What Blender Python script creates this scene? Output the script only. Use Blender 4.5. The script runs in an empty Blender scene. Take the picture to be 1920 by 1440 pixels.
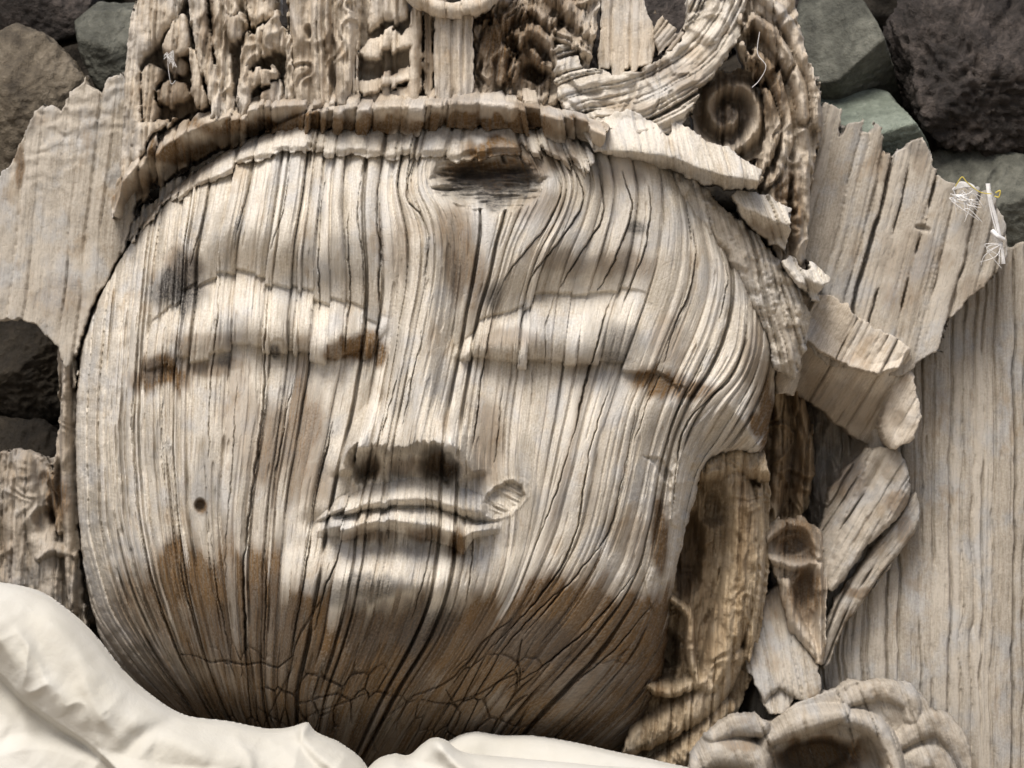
import bpy, bmesh, math, random
import numpy as np
from mathutils import Vector

# ------------------------------------------------------------------ camera, light, exposure
S = 0.0005                      # metres per drawing unit
Z0 = 0.40                       # height of the picture centre above the ground
scene = bpy.context.scene
COL = scene.collection

cam_d = bpy.data.cameras.new("camera")
cam = bpy.data.objects.new("camera", cam_d)
COL.objects.link(cam)
cam.location = (0.0, -6.0, Z0)
cam.rotation_euler = (math.radians(90), 0, 0)
cam_d.sensor_width = 36
cam_d.lens = 36 * 6.0 / 0.96
cam_d.clip_start = 0.1
cam_d.clip_end = 200
cam_d.dof.use_dof = True
cam_d.dof.focus_distance = 5.93
cam_d.dof.aperture_fstop = 11
scene.camera = cam

SUN_EL, SUN_AZ = 54.0, -17.0     # azimuth: towards the viewer's right, light comes from the front
world = bpy.data.worlds.new("World")
scene.world = world
world.use_nodes = True
wn = world.node_tree
sky = wn.nodes.new("ShaderNodeTexSky")
sky.sky_type = 'NISHITA'
sky.sun_disc = False
sky.sun_elevation = math.radians(SUN_EL)
sky.sun_rotation = math.radians(180 - SUN_AZ)
sky.air_density = 1.0
sky.dust_density = 4.0
sky.ozone_density = 0.6
wn.links.new(sky.outputs[0], wn.nodes["Background"].inputs[0])
wn.nodes["Background"].inputs[1].default_value = 0.10

sun_d = bpy.data.lights.new("sun", 'SUN')
sun_d.energy = 2.7
sun_d.angle = math.radians(30)
sun_d.color = (1.0, 0.962, 0.90)
sun = bpy.data.objects.new("sun", sun_d)
COL.objects.link(sun)
el, az = math.radians(SUN_EL), math.radians(SUN_AZ)
to_sun = Vector((math.sin(az) * math.cos(el), -math.cos(az) * math.cos(el), math.sin(el)))
sun.rotation_euler = to_sun.to_track_quat('Z', 'Y').to_euler()
sun.location = (0.5, -2, 3)

vs = scene.view_settings
vs.view_transform = 'Standard'
vs.look = 'None'
vs.gamma = 1
vs.use_curve_mapping = False
vs.exposure = 0.30
scene.render.engine = 'CYCLES'
scene.render.resolution_x = 1024
scene.render.resolution_y = 768

# ------------------------------------------------------------------ numeric helpers
_tab = np.random.RandomState(7).rand(256, 256).astype(np.float32)

def vnoise(x, y, seed=0):
    x = np.asarray(x, np.float32) + seed * 17.31
    y = np.asarray(y, np.float32) + seed * 41.77
    x, y = np.broadcast_arrays(x, y)
    xi = np.floor(x); yi = np.floor(y)
    fx = x - xi; fy = y - yi
    fx = fx * fx * (3 - 2 * fx); fy = fy * fy * (3 - 2 * fy)
    a = xi.astype(np.int32) & 255; b = yi.astype(np.int32) & 255
    a1 = (a + 1) & 255; b1 = (b + 1) & 255
    return ((_tab[a, b] * (1 - fx) + _tab[a1, b] * fx) * (1 - fy)
            + (_tab[a, b1] * (1 - fx) + _tab[a1, b1] * fx) * fy)

def fbm(x, y, seed=0, octv=4, gain=0.5):
    s = 0.0; a = 1.0; tot = 0.0; f = 1.0
    for k in range(octv):
        s = s + a * vnoise(np.asarray(x) * f, np.asarray(y) * f, seed + k * 3 + 1)
        tot += a; a *= gain; f *= 2.03
    return s / tot

def sst(a, b, x):
    t = np.clip((x - a) / (b - a), 0, 1)
    return t * t * (3 - 2 * t)

def line(pts, smooth=10):
    """y as a smooth function of x through the points"""
    p = np.array(pts, float)
    xs = np.arange(p[0, 0] - 60, p[-1, 0] + 60, 2.0)
    ys = np.interp(xs, p[:, 0], p[:, 1])
    if smooth:
        n = int(smooth); k = np.hanning(2 * n + 3)[1:-1]; k /= k.sum()
        ys = np.convolve(np.pad(ys, n, mode='edge'), k, mode='valid')
    return lambda x: np.interp(x, xs, ys)

def gauss(X, Y, cx, cy, sx, sy, rot=0):
    c, s = math.cos(math.radians(rot)), math.sin(math.radians(rot))
    dx, dy = X - cx, Y - cy
    a = (dx * c + dy * s) / sx; b = (-dx * s + dy * c) / sy
    return np.exp(-(a * a + b * b))

def ellip(X, Y, cx, cy, rx, ry, rot=0):
    c, s = math.cos(math.radians(rot)), math.sin(math.radians(rot))
    dx, dy = X - cx, Y - cy
    return np.sqrt(((dx * c + dy * s) / rx) ** 2 + ((-dx * s + dy * c) / ry) ** 2)

def blur(a, n):
    k = np.hanning(2 * n + 3)[1:-1]; k /= k.sum()
    p = np.pad(a, n, mode='edge')
    p = np.apply_along_axis(lambda r: np.convolve(r, k, mode='valid'), 1, p)
    return np.apply_along_axis(lambda r: np.convolve(r, k, mode='valid'), 0, p)

class Field:
    def __init__(self, x0, y0, step, arr):
        self.x0, self.y0, self.step, self.a = x0, y0, step, arr
    def at(self, X, Y):
        a = self.a
        fx = np.clip((X - self.x0) / self.step, 0, a.shape[1] - 1.001)
        fy = np.clip((Y - self.y0) / self.step, 0, a.shape[0] - 1.001)
        i = fx.astype(int); j = fy.astype(int); u = fx - i; v = fy - j
        return ((a[j, i] * (1 - u) + a[j, i + 1] * u) * (1 - v)
                + (a[j + 1, i] * (1 - u) + a[j + 1, i + 1] * u) * v)

def catmull(pts, n=6, closed=False):
    p = np.array(pts, float); m = len(p); out = []
    rng = range(m) if closed else range(m - 1)
    for i in rng:
        if closed:
            a, b, c, d = p[(i - 1) % m], p[i], p[(i + 1) % m], p[(i + 2) % m]
        else:
            a, b, c, d = p[max(i - 1, 0)], p[i], p[i + 1], p[min(i + 2, m - 1)]
        for k in range(n):
            t = k / n
            out.append(0.5 * ((2 * b) + (c - a) * t + (2 * a - 5 * b + 4 * c - d) * t * t
                              + (-a + 3 * b - 3 * c + d) * t ** 3))
    if not closed: out.append(p[-1])
    return np.array(out)

def poly_sdf(poly, margin=60, step=4):
    """signed distance (inside positive) sampled on a coarse raster"""
    p = np.array(poly, float)
    x0, y0 = p.min(0) - margin; x1, y1 = p.max(0) + margin
    xs = np.arange(x0, x1 + step, step); ys = np.arange(y0, y1 + step, step)
    X, Y = np.meshgrid(xs, ys)
    best = np.full(X.shape, 1e9); ins = np.zeros(X.shape, bool)
    q = np.roll(p, -1, 0)
    for (ax, ay), (bx, by) in zip(p, q):
        dx, dy = bx - ax, by - ay
        L = dx * dx + dy * dy
        if L < 1e-9: continue
        t = np.clip(((X - ax) * dx + (Y - ay) * dy) / L, 0, 1)
        best = np.minimum(best, (X - ax - t * dx) ** 2 + (Y - ay - t * dy) ** 2)
        c = ((ay > Y) != (by > Y))
        if abs(dy) > 1e-9:
            ins ^= c & (X < ax + (Y - ay) / dy * dx)
    d = np.sqrt(best) * np.where(ins, 1, -1)
    return Field(x0, y0, step, d)

def curve_coords(X, Y, pts):
    """distance along a polyline, signed distance across it (positive on the right of travel), fraction"""
    p = np.array(pts, float)
    seg = np.sqrt(((p[1:] - p[:-1]) ** 2).sum(1)); cum = np.concatenate([[0], np.cumsum(seg)])
    best = np.full(X.shape, 1e18); s = np.zeros(X.shape); q = np.zeros(X.shape)
    for i in range(len(p) - 1):
        ax, ay = p[i]; dx, dy = p[i + 1] - p[i]
        L = max(dx * dx + dy * dy, 1e-9)
        t = np.clip(((X - ax) * dx + (Y - ay) * dy) / L, 0, 1)
        d2 = (X - ax - t * dx) ** 2 + (Y - ay - t * dy) ** 2
        m = d2 < best
        best = np.where(m, d2, best)
        s = np.where(m, cum[i] + t * seg[i], s)
        q = np.where(m, np.sqrt(d2) * np.sign(-(X - ax) * dy + (Y - ay) * dx), q)
    return s, q, s / cum[-1]

def band_poly(pts, widths_up, widths_dn):
    p = catmull(pts, 6); n = len(p)
    tg = np.gradient(p, axis=0); tg /= np.linalg.norm(tg, axis=1)[:, None]
    nr = np.stack([-tg[:, 1], tg[:, 0]], 1)           # right of travel (down when going right)
    t = np.linspace(0, 1, n)
    wu = np.interp(t, np.linspace(0, 1, len(widths_up)), widths_up)
    wd = np.interp(t, np.linspace(0, 1, len(widths_dn)), widths_dn)
    return np.vstack([p - nr * wu[:, None], (p + nr * wd[:, None])[::-1]]), p

def strips(g, t, seed, gap, length=170, wander=3.0, dep=1.0, bias=0.5, dens=None):
    """weathered growth ridges: g runs across the grain, t along it"""
    rs = np.random.RandomState(seed)
    gf = gap if callable(gap) else (lambda v: gap)
    c = [-500.0]
    while c[-1] < 2700:
        c.append(c[-1] + gf(c[-1]) * float(np.clip(rs.lognormal(-0.1, 0.5), 0.35, 2.6)))
    c = np.array(c); n = len(c)
    g2 = g + wander * 2 * (fbm(t / 75.0, g / 40.0, seed + 3, 3) - 0.5)
    i = np.clip(np.searchsorted(c, g2) - 1, 0, n - 2)
    w = c[i + 1] - c[i]; u = (g2 - c[i]) / w
    pri = rs.rand(n)
    D = rs.rand(n) ** 1.5 * 17 + 5
    big = rs.rand(n) < 0.07
    D = np.where(big, 34, D)
    W = 1.6 + rs.rand(n) * 1.5 + big * 1.3
    th = bias - 0.28 + rs.rand(n) * 0.46 - big * 0.15
    def crack(k, dist):
        a = sst(th[k] - 0.10, th[k] + 0.14, vnoise(t / length, k * 3.7, seed + 11) * 0.7 + 0.3 * vnoise(t / (length * 0.28), k * 5.1, seed + 12))
        ww = np.maximum(W[k] * (0.5 + 0.7 * a), 1.6)
        if dens is not None:
            ww = ww * np.clip(dens, 0.6, 2.5)
            a = a * sst(-0.02, 0.12, 1.12 / np.maximum(dens, 0.3) - pri[k])
        return D[k] * a * np.clip(1 - dist / ww, 0, 1) ** 0.6
    cr = np.maximum(crack(i, g2 - c[i]), crack(i + 1, c[i + 1] - g2)) * dep
    lvl = rs.randn(n)[i]
    am = 0.35 + 0.9 * vnoise(t / 220.0, i * 2.3, seed + 21)
    dome = (1 - np.abs(2 * u - 1) ** 2.2) * np.minimum(1, w / 18.0) * am
    if dens is not None: dome = dome * np.clip(1.15 / np.maximum(dens, .5), 0.25, 1)
    tilt = (u - 0.5) * rs.randn(n)[i] * np.minimum(1, w / 18.0)
    return dict(u=u, i=i, w=w, crack=cr, lvl=lvl * am, dome=dome, tilt=tilt,
                jit=rs.randn(n)[i], jit2=rs.randn(n)[i], rnd=rs.rand(n)[i])

def worley_edge(x, y, seed):
    xi = np.floor(x).astype(int); yi = np.floor(y).astype(int)
    f1 = np.full(x.shape, 9.0); f2 = np.full(x.shape, 9.0)
    for a in (-1, 0, 1):
        for b in (-1, 0, 1):
            cx = xi + a; cy = yi + b
            px = cx + 0.1 + 0.8 * _tab[(cx + seed * 13) & 255, (cy + seed * 7) & 255]
            py = cy + 0.1 + 0.8 * _tab[(cx + seed * 29 + 91) & 255, (cy + seed * 3 + 57) & 255]
            d = np.hypot(x - px, y - py)
            m = d < f1
            f2 = np.where(m, f1, np.minimum(f2, d)); f1 = np.where(m, d, f1)
    return f2 - f1

def W3(x, y, h):
    return ((x - 960) * S, -h * S, (720 - y) * S + Z0)

# ------------------------------------------------------------------ object helpers
def tag(o, label=None, cat=None, group=None, kind=None):
    if label: o["label"] = label
    if cat: o["category"] = cat
    if group: o["group"] = group
    if kind: o["kind"] = kind
    return o

def empty(name, x, y, h):
    o = bpy.data.objects.new(name, None)
    o.empty_display_size = 0.02
    COL.objects.link(o)
    o.location = W3(x, y, h)
    return o

def link(name, me, mat, parent=None):
    o = bpy.data.objects.new(name, me)
    COL.objects.link(o)
    if mat: me.materials.append(mat)
    if parent is not None:
        o.parent = parent
        o.matrix_parent_inverse.identity()
        o.location = (0, 0, 0) if parent.parent is not None else -parent.location
    return o

def grid_mesh(name, PX, PY, H, keep, attrs):
    ny, nx = PX.shape
    ids = np.arange(ny * nx).reshape(ny, nx)
    kq = keep[:-1, :-1] & keep[1:, :-1] & keep[:-1, 1:] & keep[1:, 1:]
    q = np.stack([ids[1:, :-1][kq], ids[1:, 1:][kq], ids[:-1, 1:][kq], ids[:-1, :-1][kq]], 1)
    used = np.zeros(ny * nx, bool); used[q.ravel()] = True
    remap = np.cumsum(used) - 1
    q = remap[q]
    x = ((PX - 960) * S).ravel()[used]; z = ((720 - PY) * S + Z0).ravel()[used]; y = (-H * S).ravel()[used]
    co = np.stack([x, y, z], 1).astype(np.float32)
    me = bpy.data.meshes.new(name)
    me.vertices.add(len(co)); me.vertices.foreach_set("co", co.ravel())
    nf = len(q)
    me.loops.add(nf * 4); me.loops.foreach_set("vertex_index", q.ravel().astype(np.int32))
    me.polygons.add(nf)
    me.polygons.foreach_set("loop_start", np.arange(0, nf * 4, 4, dtype=np.int32))
    me.polygons.foreach_set("loop_total", np.full(nf, 4, np.int32))
    me.polygons.foreach_set("use_smooth", np.ones(nf, bool))
    me.update(calc_edges=True)
    for k, v in attrs.items():
        if isinstance(v, tuple):
            a = me.attributes.new(k, 'FLOAT_VECTOR', 'POINT')
            vv = np.zeros((len(co), 3), np.float32)
            for c, comp in enumerate(v):
                vv[:, c] = np.broadcast_to(comp, PX.shape).ravel()[used]
            a.data.foreach_set("vector", vv.ravel())
        else:
            a = me.attributes.new(k, 'FLOAT', 'POINT')
            a.data.foreach_set("value", np.broadcast_to(v, PX.shape).ravel()[used].astype(np.float32))
    return me

def relief(name, parent, mat, poly, surf, res=2.5, depth=120, edge=None, wall=4, resx=None):
    """a carved block: outline, thickness and a modelled front.
    surf(X, Y, d) -> (height, attrs); edge(X, Y) -> offset (dx, dy, dd) of the outline"""
    poly = np.array(poly, float)
    F = poly_sdf(poly, 70, 4 if np.ptp(poly[:, 0]) < 2000 else 6)
    m = wall * res + 34
    x0, y0 = poly.min(0) - m; x1, y1 = poly.max(0) + m
    X, Y = np.meshgrid(np.arange(x0, x1, resx or res), np.arange(y0, y1, res))
    if edge:
        ex, ey, ed = edge(X, Y)
        d = F.at(X + ex, Y + ey) + ed
    else:
        d = F.at(X, Y)
    gy, gx = np.gradient(d, res, resx or res)
    gl = np.maximum(np.hypot(gx, gy), 0.5)
    out = np.clip(-d, 0, wall * res)
    PX = X + gx / gl * out * 1.03 / np.maximum(gl, 1); PY = Y + gy / gl * out * 1.03 / np.maximum(gl, 1)
    h, attrs = surf(PX, PY, np.maximum(d, 0))
    h = h - np.clip(out / ((wall - 1.6) * res), 0, 1) ** 1.3 * depth
    keep = d > -wall * res * 1.05
    me = grid_mesh(name, PX, PY, h, keep, attrs)
    return link(name, me, mat, parent)

# ------------------------------------------------------------------ materials
class NT:
    def __init__(self, name):
        self.m = bpy.data.materials.new(name); self.m.use_nodes = True
        self.t = self.m.node_tree
        self.b = self.t.nodes["Principled BSDF"]
    def n(self, typ, **kw):
        o = self.t.nodes.new(typ)
        for k, v in kw.items(): setattr(o, k, v)
        return o
    def l(self, a, b): self.t.links.new(a, b)
    def noise(self, vec, scale, detail=4, rough=0.55, dist=0.0):
        o = self.n("ShaderNodeTexNoise")
        o.inputs["Scale"].default_value = scale; o.inputs["Detail"].default_value = detail
        o.inputs["Roughness"].default_value = rough; o.inputs["Distortion"].default_value = dist
        self.l(vec, o.inputs["Vector"]); return o.outputs[0]
    def vmul(self, vec, xyz):
        o = self.n("ShaderNodeVectorMath", operation='MULTIPLY')
        self.l(vec, o.inputs[0]); o.inputs[1].default_value = xyz
        return o.outputs[0]
    def ramp(self, fac, stops):
        o = self.n("ShaderNodeValToRGB")
        e = o.color_ramp.elements
        e[0].position, e[0].color = stops[0][0], (*stops[0][1], 1)
        e[1].position, e[1].color = stops[-1][0], (*stops[-1][1], 1)
        for p, c in stops[1:-1]:
            k = e.new(p); k.color = (*c, 1)
        self.l(fac, o.inputs[0]); return o.outputs[0]
    def val(self, fac, lo, hi, a=0.0, b=1.0):
        o = self.n("ShaderNodeMapRange"); o.interpolation_type = 'SMOOTHSTEP'
        self.l(fac, o.inputs[0])
        for k, v in zip((1, 2, 3, 4), (lo, hi, a, b)): o.inputs[k].default_value = v
        return o.outputs[0]
    def math(self, op, a, b=None):
        o = self.n("ShaderNodeMath", operation=op)
        for k, v in enumerate((a, b)):
            if v is None: continue
            if isinstance(v, (int, float)): o.inputs[k].default_value = v
            else: self.l(v, o.inputs[k])
        return o.outputs[0]
    def mix(self, fac, a, b, blend='MIX'):
        o = self.n("ShaderNodeMix", data_type='RGBA', blend_type=blend)
        for s, v in ((0, fac), (6, a), (7, b)):
            if isinstance(v, (int, float)): o.inputs[s].default_value = v
            elif isinstance(v, tuple): o.inputs[s].default_value = (*v, 1)
            else: self.l(v, o.inputs[s])
        return o.outputs[2]
    def bump(self, h, strength, dist, prev=None):
        o = self.n("ShaderNodeBump"); o.inputs["Strength"].default_value = strength
        o.inputs["Distance"].default_value = dist
        self.l(h, o.inputs["Height"])
        if prev is not None: self.l(prev, o.inputs["Normal"])
        return o.outputs[0]

def wood(name, dark, mid, light, grey=(0.40, 0.39, 0.375), greyamt=0.75, brown=(0.128, 0.078, 0.036), seed=0.0):
    m = NT(name)
    at = m.n("ShaderNodeAttribute", attribute_name="gr").outputs["Vector"]
    st = m.n("ShaderNodeAttribute", attribute_name="stain_shade").outputs["Fac"]
    s2 = m.n("ShaderNodeAttribute", attribute_name="grey_stain_shade").outputs["Fac"]
    rd = m.n("ShaderNodeAttribute", attribute_name="tone").outputs["Fac"]
    off = m.n("ShaderNodeVectorMath", operation='ADD'); m.l(at, off.inputs[0]); off.inputs[1].default_value = (seed, seed * 2, seed)
    v = off.outputs[0]
    fib = m.noise(m.vmul(v, (34, 2.2, 1)), 1.0, 5, 0.65)
    stre = m.noise(m.vmul(v, (6, 0.45, 1)), 1.0, 4, 0.6)
    blot = m.noise(m.vmul(v, (0.9, 0.7, 1)), 1.0, 4, 0.6, 0.4)
    gra = m.noise(m.vmul(v, (26, 22, 1)), 1.0, 3, 0.6)
    f = m.math('ADD', m.math('MULTIPLY', fib, 0.36), m.math('MULTIPLY', stre, 0.22))
    f = m.math('ADD', f, m.math('MULTIPLY', blot, 0.20))
    f = m.math('ADD', f, m.math('MULTIPLY', gra, 0.30))
    f = m.math('ADD', f, m.math('MULTIPLY', rd, 0.12))
    col = m.ramp(f, [(0.33, dark), (0.49, mid), (0.66, light)])
    gm = m.val(m.noise(m.vmul(v, (1.3, 0.8, 1)), 1.3, 4, 0.6), 0.46, 0.66, 0, greyamt)
    greyc = m.ramp(f, [(0.33, tuple(c * 0.55 for c in grey)), (0.66, tuple(min(1, c * 1.42) for c in grey))])
    col = m.mix(gm, col, greyc)
    warm = m.val(m.noise(m.vmul(v, (1.9, 0.9, 1)), 1.1, 4, 0.65), 0.55, 0.72, 0, 0.5)
    col = m.mix(warm, col, tuple(c * k for c, k in zip(mid, (0.86, 0.72, 0.55))))
    sf = m.math('MULTIPLY', st, m.val(m.math('ADD', m.math('MULTIPLY', fib, 0.6), m.math('MULTIPLY', gra, 0.5)), 0.30, 0.72, 0.55, 1.15))
    sf.node.use_clamp = True
    bc = m.ramp(fib, [(0.3, tuple(c * 0.45 for c in brown)), (0.68, tuple(c * 1.75 for c in brown))])
    col = m.mix(sf, col, bc)
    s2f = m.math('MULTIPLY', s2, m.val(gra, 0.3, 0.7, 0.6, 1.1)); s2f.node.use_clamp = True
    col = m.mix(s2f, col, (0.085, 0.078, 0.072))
    m.l(col, m.b.inputs["Base Color"])
    m.b.inputs["Roughness"].default_value = 0.86
    m.b.inputs["Specular IOR Level"].default_value = 0.22
    # fine relief: fibres and short drying checks across them
    fine = m.noise(m.vmul(v, (60, 2.6, 1)), 1.0, 4, 0.7)
    chk = m.n("ShaderNodeTexVoronoi", feature='DISTANCE_TO_EDGE')
    chk.inputs["Scale"].default_value = 1.0
    m.l(m.vmul(v, (9, 2.6, 1)), chk.inputs["Vector"])
    chkh = m.val(chk.outputs[0], 0.0, 0.05)
    nb = m.bump(fine, 0.55, 0.0018)
    nb = m.bump(gra, 0.45, 0.0012, nb)
    nb = m.bump(chkh, 0.22, 0.0008, nb)
    m.l(nb, m.b.inputs["Normal"])
    return m.m

M_face = wood("weathered_wood", (0.205, 0.170, 0.125), (0.435, 0.385, 0.312), (0.69, 0.64, 0.56))
M_crown = wood("weathered_crown_wood", (0.21, 0.168, 0.12), (0.43, 0.365, 0.285), (0.65, 0.58, 0.485), greyamt=0.5, seed=3.1)
M_board = wood("weathered_board_wood", (0.165, 0.138, 0.105), (0.315, 0.277, 0.225), (0.49, 0.445, 0.38), grey=(0.315, 0.312, 0.305), greyamt=0.8, seed=7.7)
M_ear = wood("fibrous_brown_wood", (0.10, 0.066, 0.036), (0.27, 0.195, 0.115), (0.54, 0.44, 0.305), greyamt=0.2, seed=5.3)

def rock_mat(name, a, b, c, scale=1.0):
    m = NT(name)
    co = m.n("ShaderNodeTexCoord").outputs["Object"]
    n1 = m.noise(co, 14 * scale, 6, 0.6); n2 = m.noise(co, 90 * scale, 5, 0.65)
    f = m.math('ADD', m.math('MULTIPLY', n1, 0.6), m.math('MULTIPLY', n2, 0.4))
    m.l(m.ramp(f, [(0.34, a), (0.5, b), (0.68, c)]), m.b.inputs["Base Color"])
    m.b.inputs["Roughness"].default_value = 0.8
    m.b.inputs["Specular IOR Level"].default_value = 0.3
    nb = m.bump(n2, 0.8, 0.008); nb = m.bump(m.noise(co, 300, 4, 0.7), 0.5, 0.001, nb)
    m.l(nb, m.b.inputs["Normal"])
    return m.m

M_rock_grey = rock_mat("grey_rock", (0.036, 0.036, 0.029), (0.09, 0.09, 0.073), (0.19, 0.188, 0.155))
M_rock_green = rock_mat("green_grey_rock", (0.085, 0.10, 0.08), (0.18, 0.205, 0.165), (0.31, 0.345, 0.285), 1.3)
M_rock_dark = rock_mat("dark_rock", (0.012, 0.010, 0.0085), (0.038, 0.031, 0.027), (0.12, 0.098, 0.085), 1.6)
M_rock_brown = rock_mat("brown_rock", (0.045, 0.036, 0.026), (0.12, 0.098, 0.07), (0.27, 0.23, 0.175), 1.2)

def cloth_mat():
    m = NT("cream_cotton")
    co = m.n("ShaderNodeTexCoord").outputs["Object"]
    n1 = m.noise(co, 9, 4, 0.6); n2 = m.noise(co, 240, 4, 0.7)
    col = m.ramp(n1, [(0.3, (0.49, 0.465, 0.40)), (0.7, (0.575, 0.56, 0.515))])
    m.l(col, m.b.inputs["Base Color"])
    m.b.inputs["Roughness"].default_value = 0.9
    m.b.inputs["Specular IOR Level"].default_value = 0.1
    m.b.inputs["Sheen Weight"].default_value = 0.15
    wv = m.n("ShaderNodeTexWave"); wv.inputs["Scale"].default_value = 420
    wv.inputs["Distortion"].default_value = 2.0; m.l(co, wv.inputs["Vector"])
    nb = m.bump(n2, 0.4, 0.0012); nb = m.bump(m.noise(co, 26, 3, 0.5, 1.0), 0.28, 0.005, nb)
    m.l(nb, m.b.inputs["Normal"])
    return m.m
M_cloth = cloth_mat()

def plain(name, col, rough=0.9):
    m = NT(name)
    co = m.n("ShaderNodeTexCoord").outputs["Object"]
    n1 = m.noise(co, 120, 4, 0.6)
    m.l(m.ramp(n1, [(0.3, tuple(c * 0.75 for c in col)), (0.7, tuple(min(1, c * 1.1) for c in col))]), m.b.inputs["Base Color"])
    m.b.inputs["Roughness"].default_value = rough
    return m.m
M_thread = plain("white_thread", (0.78, 0.77, 0.76))
M_yellow = plain("yellow_thread", (0.62, 0.50, 0.10))
M_earth = plain("dusty_earth", (0.30, 0.25, 0.19))
M_bank = rock_mat("painted_shade_rubble", (0.010, 0.0078, 0.005), (0.022, 0.017, 0.011), (0.05, 0.039, 0.026), 1.0)  # near-black colour stands in for the shade of the gap under the plank

# ------------------------------------------------------------------ ground and rubble bank behind
def ground():
    n = 60
    v = np.linspace(-1, 1, n)
    sgn = np.sign(v) * np.abs(v) ** 2.2 * 40
    vs_, fs = [], []
    for j in range(n):
        for i in range(n):
            vs_.append((sgn[i], sgn[j], 0.012 * (float(vnoise(sgn[i] * 3, sgn[j] * 3, 4)) - 0.9)))
    for j in range(n - 1):
        for i in range(n - 1):
            a = j * n + i
            fs.append((a, a + 1, a + n + 1, a + n))
    me = bpy.data.meshes.new("ground"); me.from_pydata(vs_, [], fs)
    tag(link("ground", me, M_earth), kind="structure")
ground()

def bank():
    X, Y = np.meshgrid(np.arange(-700, 2700, 14.0), np.arange(-500, 1530, 14.0))
    h = -760 + 190 * (fbm(X / 190, Y / 160, 31, 4) - 0.5) - 60 * (worley_edge(X / 230, Y / 200, 5) < 0.1) - (1520 - Y) * 0.14
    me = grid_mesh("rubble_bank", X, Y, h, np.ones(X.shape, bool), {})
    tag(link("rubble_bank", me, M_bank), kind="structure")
bank()
# ------------------------------------------------------------------ the carved head: face
head = empty("carved_wooden_head", 790, 1520, -60)
tag(head, "large weathered carved wooden head with closed eyes, cracked along the grain", "sculpture")

FACE_OUT = catmull([(128, 900), (128, 760), (140, 650), (180, 540), (250, 430), (330, 340), (450, 260), (600, 205), (800, 185),
                    (1000, 195), (1150, 230), (1265, 300), (1350, 400), (1420, 510), (1462, 620), (1466, 720), (1452, 800), (1432, 852),
                    (1372, 850), (1328, 876), (1302, 960), (1276, 1060), (1264, 1130), (1258, 1210), (1242, 1300), (1212, 1390),
                    (1140, 1460), (980, 1500), (800, 1512), (620, 1508), (460, 1480), (330, 1420), (240, 1330), (176, 1220), (144, 1080)], 5, True)

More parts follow.
